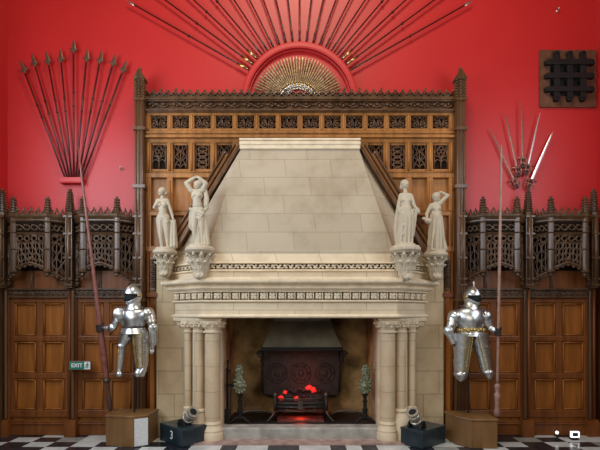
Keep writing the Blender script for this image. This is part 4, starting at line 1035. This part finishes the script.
# ------------------------------------------------------------------ mortars on their boxes
def mortar(label, box_label, corner, ang, Ls, Lv, h, bpx, ax, number):
    c = Vector((*corner, 0)); v1 = Vector((math.cos(R(ang)), math.sin(R(ang)), 0)); v2 = Vector((math.cos(R(ang-90)), math.sin(R(ang-90)), 0))
    pl = [c, c+v2*Lv, c+v1*Ls+v2*Lv, c+v1*Ls]; cc = c+v1*Ls/2+v2*Lv/2
    t = thing('wooden_chest', box_label, 'box', tuple(cc), 'dark boxes under the mortars')
    mb = MB(); mb.prism([p+Vector((0,0,.0)) for p in pl], (0,0,h-.012)); bevel(mb.build('chest_body', 'box', t), .012, 3)
    mb = MB(); mb.prism([cc+(p-cc)*1.02+Vector((0,0,h-.03)) for p in pl], (0,0,.03)); bevel(mb.build('top_board', 'box', t), .01, 2)
    if number:
        cu = bpy.data.curves.new('number', 'FONT'); cu.body = number; cu.size = .15; cu.align_x = 'CENTER'; cu.align_y = 'CENTER'; cu.extrude = .001
        o = bpy.data.objects.new('painted_number', cu); C.objects.link(o)
        n1 = Vector((-v1.y, v1.x, 0))
        if n1.dot(cc-c) > 0: n1 = -n1
        xax = -v1; rot = Matrix((xax, Vector((0,0,1)), n1)).transposed()
        o.matrix_world = Matrix.Translation(c+v1*Ls*.46+n1*.004+Vector((0,0,h*.50))) @ rot.to_4x4()
        bpy.context.view_layer.update()
        me = bpy.data.meshes.new_from_object(o.evaluated_get(bpy.context.evaluated_depsgraph_get())); mw = o.matrix_world.copy(); bpy.data.objects.remove(o)
        mo = bpy.data.objects.new('painted_number', me); C.objects.link(mo); me.transform(Matrix.Translation(-ROOT[t.name]) @ mw); mo.parent = t; me.materials.clear(); me.materials.append(M['white'])
    b0 = cc+Vector((bpx[0], bpx[1], h)); A = Vector(ax).normalized()
    mt = thing('mortar', label, 'mortar', tuple(b0), 'small bronze mortars on boxes')
    o_ = b0+Vector((0,0,.065))
    prof = [(.0, -.085), (.045, -.08), (.072, -.05), (.080, -.01), (.078, .02), (.088, .025), (.088, .045), (.076, .05), (.074, .13), (.084, .135), (.084, .152), (.076, .158), (.080, .19), (.093, .20), (.093, .225), (.070, .228), (.058, .225), (.056, .09)]
    prof = [(a_*.84, b_*.84) for a_, b_ in prof]
    mb = MB(); mb.lathe(prof, o_, 24, A); autosmooth(mb.build('barrel', 'mortar', mt), 30)
    mb = MB(); mb.lathe([(.046, .10), (.046, .1895)], o_, 24, A); mb.build('dark_bore', 'black', mt)
    s_ = A.cross(Vector((0,0,1))).normalized()
    mb = MB(); mb.tube([o_-s_*.095, o_+s_*.095], .018, 12)
    for e in (-1, 1): q = b0+s_*e*.082; mb.prism([q-s_*.014+Vector((A.x,A.y,0)).normalized()*a+Vector((0,0,z)) for a, z in ((-.08, 0), (.08, 0), (.05, .06), (-.04, .075))], s_*.028)
    bevel(mb.build('trunnion_bed', 'black_iron', mt), .004)
M['mortar'] = plain('mortar_bronze', (.46,.42,.35), .38, .6, .35, 26)
mortar('bronze mortar tilted towards the hearth on the box marked 3', 'dark blue painted box marked 3 beside the oak plinth with the notice', (-1.4415, -.72), 138, .53, .37, .228, (.05, -.03), (.60, -.52, .62), '3')
mortar('small bronze mortar tilted towards the hearth on the unnumbered dark box', 'dark blue painted box without a number beside the plain oak plinth', (1.485, -.80), 130, .33, .50, .225, (-.10, -.06), (-.42, -.50, .80), None)

# ------------------------------------------------------------------ inside the fireplace
for sg, lb in ((-1, 'andiron with green-grey boss head beside the fire tools'), (1, 'andiron with green-grey boss head on the side away from the fire tools')):
    x, y = X(240 if sg < 0 else 365, -.10), -.10; f0 = .12
    t = thing('andiron', lb, 'andiron', (x, y, f0), 'andirons in the hearth')
    mb = MB(); mb.lathe([(.03, f0+.09), (.045, f0+.11), (.024, f0+.14), (.03, f0+.20), (.042, f0+.22), (.024, f0+.25), (.022, f0+.31), (.036, f0+.34), (.02, f0+.37), (.03, f0+.41), (.05, f0+.43)], (x, y, 0), 14); mb.build('stem', 'black_iron', t)
    for e in (-1, 1): 
        mb = MB(); mb.tube([(x, y, f0+.12), (x+e*.06, y-.02, f0+.11), (x+e*.12, y-.03, f0+.06), (x+e*.145, y-.03, f0+.022), (x+e*.18, y-.03, f0+.025)], [.024, .022, .019, .02, .016], 8); mb.build('leg', 'black_iron', t)
    mb = MB(); z = f0+.43
    mb.ell((x, y, z+.12), (.088, .035, .115), 18, 12); mb.ell((x+sg*.01, y, z+.29), (.062, .030, .125), 16, 12)
    for i in range(11):
        a = 2*PI*i/11; mb.ell((x+.074*math.cos(a), y-.018, z+.12+.095*math.sin(a)), (.024, .022, .024), 7, 5)
    for i in range(9):
        a = 2*PI*i/9; mb.ell((x+sg*.01+.046*math.cos(a), y-.016, z+.30+.095*math.sin(a)), (.019, .018, .022), 7, 5)
    mb.lathe([(.040, 0), (.04, .012), (.025, .022), (.012, .034)], (x, y-.032, z+.12), 14, (0,-1,0)); mb.lathe([(.026, 0), (.026, .01), (.01, .022)], (x+sg*.01, y-.028, z+.32), 12, (0,-1,0))
    mb.ell((x-sg*-.08, y-.01, z+.2), (.022, .02, .022), 7, 5)
    mb.build('boss_head', 'bronze', t)
    mb = MB(); mb.tube([(x, y, f0+.16), (x-sg*.08, y+.06, f0+.19), (x-sg*.22, y+.14, f0+.185), (x-sg*.36, y+.2, f0+.155), (x-sg*.45, y+.26, f0+.10), (x-sg*.45, y+.34, f0+.012)], .014, 8); mb.build('billet_bar', 'iron', t)
# grate
gy = .12; gx0, gx1 = X(275, gy), X(326, gy); f0 = .12
gcx = (gx0+gx1)/2
t = thing('fire_grate', 'black iron basket grate holding the glowing fire', 'grate', (gcx, .28, f0))
mb = MB()
for z in (.28, .335, .39, .45): mb.tube([(gx0, gy, z), (gcx, gy-.03, z), (gx1, gy, z)], .0105, 8)
mb.build('front_bar_grille', 'iron', t)
mb = MB()
for i in range(9): mb.tube([(gx0+(gx1-gx0)*(i+.5)/9, gy, .28), (gx0+(gx1-gx0)*(i+.5)/9, gy+.32, .28)], .010, 6)
mb.box(gx0, gx1, gy+.31, gy+.33, .25, .47); mb.build('basket_grating', 'iron', t)
for e in (0, 1):
    xx = (gx0, gx1)[e]
    mb = MB(); mb.box(xx-.012, xx+.012, gy, gy+.32, .26, .47); mb.build('side_plate', 'iron', t)
    mb = MB(); s_ = -1 if e == 0 else 1
    mb.lathe([(.02, .28), (.024, .42), (.016, .47), (.028, .49), (.03, .51), (.014, .535), (.004, .55)], (xx, gy-.005, 0), 10)
    mb.tube([(xx, gy-.005, .30), (xx+s_*.03, gy-.02, .22), (xx+s_*.09, gy-.03, .15), (xx+s_*.12, gy-.03, f0+.012)], .016, 8); mb.build('leg', 'iron', t)
    mb = MB(); mb.tube([(xx, gy+.32, .28), (xx, gy+.32, f0+.005)], .015, 8); mb.build('leg', 'iron', t)
mb = MB(); mb.box(gcx-.035, gcx+.035, gy-.045, gy-.025, .30, .43); mb.build('centre_boss', 'iron', t)
# fuel: the bed, and single lumps on it
mb = MB(); mb.box(gx0+.02, gx1-.02, gy+.03, gy+.30, .295, .42); remesh(mb.build('ember_bed', 'ember', None, (gcx, .28, .295)), .02, 1)
o = bpy.data.objects['ember_bed']; o.data.materials.clear(); o.data.materials.append(M['coal']); tag(o, 'bed of burnt coal filling the iron grate', 'coal'); o['kind'] = 'stuff'
lumps = [(.08, .06, .46, 'e'), (.19, .09, .48, 'c'), (.30, .05, .455, 'e'), (.41, .08, .475, 'c'), (.52, .06, .47, 'c'), (.64, .05, .46, 'c'), (.14, .15, .53, 'e'), (.27, .16, .54, 'c'), (.40, .17, .55, 'c'), (.55, .16, .56, 'e'), (.63, .15, .54, 'c'), (.48, .20, .585, 'e'), (.34, .22, .565, 'c'), (.22, .22, .55, 'c'), (.58, .23, .575, 'c')]
names = ('lowest row', 'upper row')
ei = ci = 0; ordn = ['first', 'second', 'third', 'fourth', 'fifth', 'sixth', 'seventh', 'eighth', 'ninth', 'tenth', 'eleventh', 'twelfth', 'thirteenth', 'fourteenth', 'fifteenth', 'sixteenth', 'seventeenth', 'eighteenth', 'nineteenth', 'twentieth', 'twenty-first', 'twenty-second', 'twenty-third', 'twenty-fourth', 'twenty-fifth', 'twenty-sixth', 'twenty-seventh', 'twenty-eighth', 'twenty-ninth', 'thirtieth', 'thirty-first', 'thirty-second', 'thirty-third', 'thirty-fourth', 'thirty-fifth', 'thirty-sixth']
for k, (dx, dy, z, kind) in enumerate(sorted(lumps)):
    mb = MB(); r_ = rnd.uniform(.028, .044)
    mb.ell((gx0+dx, gy+dy+.02, z-.015), (r_*1.3, r_, r_*.8), 9, 6, Matrix.Rotation(rnd.uniform(0, 3), 3, 'Z') @ Matrix.Rotation(rnd.uniform(-.5, .5), 3, 'Y'))
    for i in range(len(mb.v)): p = Vector(mb.v[i]); mb.v[i] = tuple(p+Vector((rnd.uniform(-1,1), rnd.uniform(-1,1), rnd.uniform(-1,1)))*.013)
    o = mb.build('coal_lump', 'ember' if kind == 'e' else 'coal', None, (gx0+dx, gy+dy+.02, z-.015))
    if kind == 'e': tag(o, 'glowing red coal in the grate, %s ember from the fire-tool side' % ordn[ei], 'coal', 'coals in the grate'); ei += 1
    else: tag(o, 'black charred coal in the grate, %s dark lump from the fire-tool side' % ordn[ci], 'coal', 'coals in the grate'); ci += 1
# ash pan under the grate, the fire's red glow put into its colour
mb = MB(); mb.box(gx0+.03, gx1-.03, gy, gy+.30, f0, f0+.022); tag(mb.build('ash_pan', plain('red_lit_ash', (.20,.05,.035), .9, 0, .6, 30), None, (gcx, gy+.15, f0)), 'shallow ash pan under the iron grate lit red by the fire', 'ash pan')
# fireback with roundels
fy = .56; x0, x1, z0, z1 = X(261, fy), X(341, fy), Z(397, fy), Z(347, fy); cx = (x0+x1)/2
t = thing('fireback', 'dark cast iron fireback with three roundels behind the grate', 'fireback', (cx, fy+.05, f0))
mb = MB(); q = .09
mb.prism([(x0+q, fy, z0), (x1-q, fy, z0), (x1, fy, z0+q), (x1, fy, z1), (x0, fy, z1), (x0, fy, z0+q)], (0, .05, 0)); mb.box(x0+.2, x0+.26, fy, fy+.05, f0, z0+.01); mb.box(x1-.26, x1-.2, fy, fy+.05, f0, z0+.01); bevel(mb.build('plate', 'castiron', t), .012)
mb = MB()
pts = [(x0+q, z0+.02), (x1-q, z0+.02), (x1-.03, z0+q), (x1-.03, z1-.03), (x0+.03, z1-.03), (x0+.03, z0+q), (x0+q, z0+.02)]
for (a, b), (c, d) in zip(pts, pts[1:]): mb.tube([(a, fy, b), (c, fy, d)], .014, 6)
mb.build('edge_moulding', 'castiron', t)
for k in (-1, 0, 1):
    mb = MB(); zc = z0+.36
    for r_ in (.145, .095): mb.tube([(cx+k*.36+r_*math.cos(2*PI*j/24), fy, zc+r_*math.sin(2*PI*j/24)) for j in range(25)], .013, 6)
    mb.ell((cx+k*.36, fy, zc), (.045, .02, .06), 10, 6)
    for j in range(6): a = j*PI/3; mb.ell((cx+k*.36+.12*math.cos(a), fy, zc+.12*math.sin(a)), .016, 6, 4)
    mb.build('roundel', 'castiron', t)
# smoke hood
hy = .22; x0, x1 = X(262, hy), X(342, hy); z0 = Z(351, hy); z1 = Z(321, .45); a0, a1 = X(274, .45), X(330, .45)
t = thing('smoke_hood', 'tapered dark metal smoke hood hanging above the fire', 'hood', ((x0+x1)/2, .5, z0))
mb = MB(); bt = [(x0, hy), (x1, hy), (x1, .74), (x0, .74)]; tp = [(a0, .45), (a1, .45), (a1, .74), (a0, .74)]
mb.loft([[(x, y, z0+.05) for x, y in bt], [(x, y, z1) for x, y in tp], [(x*.95, y, 1.98) for x, y in tp]], False, cap=False); mb.build('canopy_sheet', 'hoodmetal', t)
mb = MB(); mb.box(x0-.012, x1+.012, hy-.012, hy+.012, z0, z0+.055); mb.box(x0-.012, x0+.012, hy, .74, z0, z0+.055); mb.box(x1-.012, x1+.012, hy, .74, z0, z0+.055); bevel(mb.build('rim_band', 'black_iron', t), .005)
for e, xx in ((-1, x0), (1, x1)):
    mb = MB(); mb.tube([(xx+e*(.03+.05*(1-j/20*.85)*math.cos(j*.55)), hy+.02, z0-.05+.06*(1-j/20*.85)*math.sin(j*.55)) for j in range(20)], .011, 6)
    mb.tube([(xx, hy+.02, z0), (xx+e*.02, hy+.02, z0-.14), (xx-e*.03, hy+.02, z0-.22)], [.013, .011, .007], 6); mb.build('scroll_bracket', 'black_iron', t)
# fire tools by the jamb
x, y = X(224.5, -.12), -.11
t = thing('fire_tool_stand', 'black iron fire tool stand in the hearth beside the pale jamb', 'fire tools', (x+.045, y, .12))
x += .045
mb = MB(); mb.tube([(x, y, .13), (x, y, .98)], .010, 8); mb.ell((x, y, 1.0), (.018, .018, .03), 8, 6); mb.lathe([(.07, .12), (.07, .135), (.02, .15)], (x, y, 0), 12); mb.build('pole', 'black_iron', t)
mb = MB(); mb.box(x-.03, x+.11, y-.012, y+.012, .66, .70); mb.build('cross_bar', 'black_iron', t)
mb = MB(); mb.tube([(x-.012, y-.03, .92), (x-.006, y-.03, .36)], .008, 6); mb.box(x-.04, x+.03, y-.036, y-.024, .17, .36); mb.build('shovel', 'black_iron', t)
mb = MB(); mb.tube([(x+.03, y-.028, .86), (x+.045, y-.028, .19)], .008, 6); mb.ell((x+.03, y-.028, .88), (.013, .013, .03), 8, 6); mb.build('poker', 'black_iron', t)

# ------------------------------------------------------------------ weapons on the red wall
yw = -.07
def Wp(px, py, y=yw): return Vector((X(px, y), y, Z(py, y)))
tips = [(20, 60), (31.5, 53), (46, 51), (60, 48.5), (73.5, 39), (87.5, 48), (102, 50), (116, 53), (126.8, 60)]
def spear(k, tip):
    a = Wp(65.5+2.05*k, 179); b = Wp(*tip); d = (b-a).normalized(); s_ = Vector((d.z, 0, -d.x)); L = (b-a).length; hl = .20
    which = ('outermost, tip nearest the room corner', 'second from the room corner', 'third from the room corner', 'fourth from the room corner', 'tall upright one in the middle', 'fourth from the overmantel', 'third from the overmantel', 'second from the overmantel', 'outermost, tip nearest the overmantel')[k]
    t = thing('spear', 'lugged spear in the wall fan, '+which, 'spear', tuple(a), 'spears fanned on the red wall')
    mb = MB(); mb.tube([a, a+d*(L-hl)], [.012, .012], 8)
    for f in (.52, .62): mb.tube([a+d*(L*f-.008), a+d*(L*f+.008)], .019, 8)
    mb.build('shaft', 'darkred', t)
    h0 = a+d*(L-hl); q = Matrix((s_, Vector((0,1,0)), d)).transposed()
    mb = MB()
    prof = [(0, .014, .014), (.03, .018, .016), (.05, .02, .014), (.06, .034, .008), (.085, .030, .008), (.15, .017, .006), (.20, .001, .001)]
    mb.loft([[h0+d*z+s_*(w_*math.cos(2*PI*j/8))+Vector((0, th*math.sin(2*PI*j/8), 0)) for j in range(8)] for z, w_, th in prof], False)
    for e in (-1, 1): mb.tube([h0+d*.035, h0+d*.045+s_*e*.035, h0+d*.075+s_*e*.058], [.013, .011, .004], 6)
    mb.build('head', 'rustiron', t)
for k, tp in enumerate(tips): spear(k, tp)
o = thing('spear_rack', 'short red-painted wall rack holding the fan of spears', 'rack', tuple(Wp(74, 181, -.02)))
mb = MB(); c0 = Wp(74, 181.2, 0)
mb.box(c0.x-.155, c0.x+.155, -.10, -.085, c0.z-.038, c0.z+.03); mb.box(c0.x-.155, c0.x+.155, -.10, 0, c0.z-.05, c0.z-.035); bevel(mb.build('rack_shelf', 'red', o), .006)
# the great sunburst of pikes
for k in range(19):
    a = R(150.4-(150.4-29.5)*k/18); d = Vector((math.cos(a), 0, math.sin(a))); c = Vector((FC[0], -.055, FC[1]+.02))
    p0 = c+d*.795; p1 = c+d*2.74
    lab = ('lowest pike of the sunburst on the spear-fan side', 'topmost, upright pike in the middle of the sunburst', 'lowest pike of the sunburst on the barred-window side')
    if k == 0: lb = lab[0]
    elif k == 9: lb = lab[1]
    elif k == 18: lb = lab[2]
    elif k < 9: lb = '%s pike up from the lowest on the spear-fan side of the sunburst' % ordn[k]
    else: lb = '%s pike up from the lowest on the barred-window side of the sunburst' % ordn[18-k]
    t = thing('pike', lb, 'pike', tuple(p0), 'pikes in the wall sunburst')
    mb = MB(); mb.tube([p0, p0+d*.16, p0+d*.17, p1-d*.12], [.014, .014, .0115, .010], 8); mb.tube([p0+d*.95, p0+d*.97], .02, 8); mb.build('shaft', 'darkred', t)
    mb = MB(); s_ = Vector((d.z, 0, -d.x))
    mb.loft([[p1-d*.13+d*z+s_*(w_*math.cos(2*PI*j/6))+Vector((0, w_*.5*math.sin(2*PI*j/6), 0)) for j in range(6)] for z, w_ in ((0, .012), (.03, .018), (.06, .016), (.13, .001))], False); mb.build('head', 'steel_warm', t)
    if k in (0, 1, 2, 16, 17): 
        mb = MB(); mb.tube([p0+d*.02, p0+d*.20], .0175, 8); mb.build('butt_highlight', 'brass', t)  # added brass sleeve stands in for a highlight on the butt
# the small fan of daggers under the ring
ND = 36
for k in range(ND):
    a = R(160-140*k/(ND-1)); d = Vector((math.cos(a), 0, math.sin(a))); s_ = Vector((d.z, 0, -d.x)); c = Vector((FC[0]-.02, -.045, FC[1]-.04))
    t = thing('dagger', '%s dagger from the spear-fan end of the small fan above the cresting' % ordn[k], 'dagger', tuple(c+d*.2), 'daggers in the small wall fan')
    L = .65
    mb = MB(); mb.tube([c+d*.195, c+d*.205, c+d*.22], [.006, .0085, .006], 6); mb.tube([c+d*.22, c+d*.26, c+d*.30], [.006, .0075, .006], 6); mb.build('hilt', 'steel' if k % 3 else 'brass', t)
    mb = MB(); mb.tube([c+d*.298-s_*.018, c+d*.303, c+d*.298+s_*.018], .0055, 5); mb.build('guard', 'brass', t)
    mb = MB(); mb.loft([[c+d*z+s_*(w_*math.cos(2*PI*j/6))+Vector((0, w_*.55*math.sin(2*PI*j/6), 0)) for j in range(6)] for z, w_ in ((.305, .009), (.42, .012), (L-.04, .0125), (L, .004))], False); mb.build('blade', 'dagger_blade', t)
# swords beside the barred window
sw = [((517.5, 187), (490, 128), 'outermost of the sword fan, beside the upright lance tip'), ((519, 176), (505, 113), 'second of the sword fan from the lance side'), ((523, 167), (521.3, 99), 'upright middle one of the sword fan'),
      ((526.5, 174), (540, 113), 'second of the sword fan from the barred-window side'), ((528, 188), (553, 132), 'brightest and outermost of the sword fan, below the barred window')]
for k, (h_, tp, lb) in enumerate(sw):
    y = -.05-.012*k if k < 3 else -.05-.012*(4-k)-.006; a, b = Wp(*h_, y), Wp(*tp, y); d = (b-a).normalized(); s_ = Vector((d.z, 0, -d.x)); Y_ = Vector((0,1,0))
    t = thing('sword', 'basket-hilted sword, '+lb, 'sword', tuple(a), 'swords fanned on the red wall')
    L = (b-a).length
    mb = MB(); mb.ell(a, (.022, .02, .022), 8, 6); mb.tube([a, a+d*.12], [.011, .014], 8); mb.build('grip', 'leather', t)
    mb = MB(); g = a+d*.125
    for j in range(5):
        th = 2*PI*j/5+.3; o_ = s_*math.cos(th)+Y_*.55*math.sin(th)
        mb.tube([a+o_*.012, a+d*.02+o_*.045, a+d*.07+o_*.062, g+o_*.05, g+d*.01], .0055, 5)
    for f, rr in ((.05, .058), (.11, .054)): mb.tube([a+d*f+(s_*math.cos(2*PI*j/14)+Y_*.55*math.sin(2*PI*j/14))*rr for j in range(15)], .005, 5)
    mb.tube([g-s_*.075, g, g+s_*.075], .008, 6); mb.build('basket_guard', 'hiltiron', t)
    mb = MB(); w0 = .013 if k < 4 else .020
    mb.loft([[g+d*z+s_*(w_*math.cos(2*PI*j/8))+Vector((0, .005*math.sin(2*PI*j/8), 0)) for j in range(8)] for z, w_ in ((0, w0), ((L-.125)*.7, w0*.8), ((L-.125)*.93, w0*.6), (L-.125, .002))], False); mb.build('blade', 'steel' if k >= 3 else 'dull_blade', t)

# ------------------------------------------------------------------ small things
ys = -.245; x0, x1, z0, z1 = X(69, ys), X(91, ys), Z(370, ys), Z(361, ys)
t = thing('exit_sign', 'small green and white EXIT sign with a running figure on the oak wainscot', 'sign', ((x0+x1)/2, ys+.03, z0))
mb = MB(); mb.box(x0, x1, ys, ys+.03, z0, z1); mb.box(x0+.02, x0+.07, ys+.03, -.14, z0+.03, z1-.03); bevel(mb.build('sign_case', 'signframe', t), .004)
mb = MB(); q = .010; xm = x0+(x1-x0)*.70
mb.box(x0+q, xm, ys-.004, ys+.002, z0+q, z1-q); mb.build('green_face', 'sign_green', t)
mb = MB(); mb.box(xm, x1-q, ys-.004, ys+.002, z0+q, z1-q); mb.build('white_face', 'white', t)
cu = bpy.data.curves.new('sign_text', 'FONT'); cu.body = 'EXIT'; cu.size = .074; cu.align_x = 'CENTER'; cu.align_y = 'CENTER'; cu.extrude = .001; cu.offset = .0015
o = bpy.data.objects.new('sign_text', cu); C.objects.link(o); o.location = ((x0+q+xm)/2, ys-.006, (z0+z1)/2); o.rotation_euler = (R(90), 0, 0); bpy.context.view_layer.update()
me = bpy.data.meshes.new_from_object(o.evaluated_get(bpy.context.evaluated_depsgraph_get())); mw = o.matrix_world.copy(); bpy.data.objects.remove(o)
mo = bpy.data.objects.new('lettering', me); C.objects.link(mo); me.transform(Matrix.Translation(-ROOT[t.name]) @ mw); mo.parent = t; me.materials.clear(); me.materials.append(M['white'])
mb = MB(); cx, cz = (xm+x1-q)/2, (z0+z1)/2; yy = ys-.007
mb.ell((cx+.006, yy, cz+.034), (.008, .003, .008), 10, 6); mb.tube([(cx+.004, yy, cz+.022), (cx-.003, yy, cz-.005)], .007, 6); mb.tube([(cx-.003, yy, cz-.005), (cx+.012, yy, cz-.018), (cx+.006, yy, cz-.036)], .0045, 6)
mb.tube([(cx-.003, yy, cz-.005), (cx-.012, yy, cz-.022), (cx-.026, yy, cz-.024)], .0045, 6); mb.tube([(cx+.004, yy, cz+.018), (cx+.018, yy, cz+.006), (cx+.026, yy, cz+.012)], .0038, 6); mb.tube([(cx+.002, yy, cz+.018), (cx-.014, yy, cz+.012), (cx-.018, yy, cz+.0)], .0038, 6)
mb.build('running_figure_print', 'sign_green', t)
yl = -.36
t = thing('floor_light', 'square white-framed floor light standing below the wainscot', 'light', (X(575, yl), yl, 0), 'small white lights by the skirting')
x0, x1 = X(571, yl), X(579, yl); z0, z1 = .035, .112
mb = MB(); q = .014
for a, b, c, d in ((x0, x0+q, z0, z1), (x1-q, x1, z0, z1), (x0+q, x1-q, z0, z0+q), (x0+q, x1-q, z1-q, z1)): mb.box(a, b, yl-.012, yl+.02, c, d)
mb.build('light_frame', 'lampwhite', t)
mb = MB(); mb.box(x0+q, x1-q, yl-.004, yl+.02, z0+q, z1-q); mb.box(x0+.01, x1-.01, yl-.01, yl+.06, 0, z0); mb.build('dark_housing', 'black', t)
t = thing('floor_light', 'tiny round white floor light beside the square framed one', 'light', (X(557, yl), yl, 0), 'small white lights by the skirting')
mb = MB(); mb.lathe([(.014, .08), (.02, .095), (.018, .11), (.006, .12)], (X(557, yl), yl, 0), 12); mb.build('lamp_glass', 'lampwhite', t)
mb = MB(); mb.lathe([(.03, 0), (.03, .015), (.012, .03), (.012, .075)], (X(557, yl), yl, 0), 12); mb.build('stem', 'black', t)
for (px, py), lb in (((121.5, 169), 'small metal wall hook on the red wall beside the overmantel post'), ((557, 11), 'bright metal wall hook high on the red wall above the barred window')):
    p = Wp(px, py, -.005); mb = MB(); mb.tube([p, p+Vector((0, -.035, 0)), p+Vector((.004, -.045, .015)), p+Vector((0, -.04, .03))], [.009, .009, .008, .006], 7); mb.lathe([(.02, 0), (.018, .006), (.008, .01)], p, 10, (0,-1,0))
    tag(mb.build('wall_hook', 'steel_warm', None, tuple(p)), lb, 'hook', 'hooks in the red wall')

# ------------------------------------------------------------------ light
def area(name, loc, target, sx, sy, power, col):
    l = bpy.data.lights.new(name, 'AREA'); l.shape = 'RECTANGLE'; l.size = sx; l.size_y = sy; l.energy = power; l.color = col
    o = bpy.data.objects.new(name, l); C.objects.link(o); o.location = loc
    o.rotation_euler = (Vector(target)-Vector(loc)).to_track_quat('-Z', 'Y').to_euler(); return o
area('window_daylight_left', (-3.98, -3.2, 3.7), (-1.2, -2.0, 2.7), 3.2, 2.4, 205, (.74,.87,1.0))
area('window_daylight_right', (4.04, -3.4, 3.8), (1.0, -2.2, 3.2), 3.0, 2.2, 100, (.84,.92,1.0))
area('hall_chandelier', (0.0, -3.4, 8.6), (0, -.1, 3.4), 1.8, 1.2, 175, (1.0,.86,.66))
area('hall_end_fill', (-2.5, -11, 4.2), (-.7, 0, 2.0), 7, 3, 185, (1.0,.89,.76))  # added warm fill from the unseen end of the hall
pl = bpy.data.lights.new('fire_glow', 'POINT'); pl.energy = 3.2; pl.color = (1.0,.10,.04); pl.shadow_soft_size = .2
o = bpy.data.objects.new('fire_glow', pl); C.objects.link(o); o.location = (gcx+.08, gy+.14, .68)
pl = bpy.data.lights.new('ash_glow', 'POINT'); pl.energy = 1.3; pl.color = (1.0,.10,.05); pl.shadow_soft_size = .06
o = bpy.data.objects.new('ash_glow', pl); C.objects.link(o); o.location = (gcx, gy+.12, .21)
wd = bpy.data.worlds.new('hall'); bpy.context.scene.world = wd; wd.use_nodes = True
bg = wd.node_tree.nodes['Background']; bg.inputs[0].default_value = (1.0,.93,.85,1); bg.inputs[1].default_value = .07
sc_ = bpy.context.scene
sc_.view_settings.view_transform = 'Standard'; sc_.view_settings.look = 'None'; sc_.view_settings.gamma = 1; sc_.view_settings.exposure = 0.14
try: sc_.view_settings.use_curve_mapping = False
except Exception: pass
sc_.cycles.use_denoising = True
sc_.cycles.sample_clamp_indirect = 6
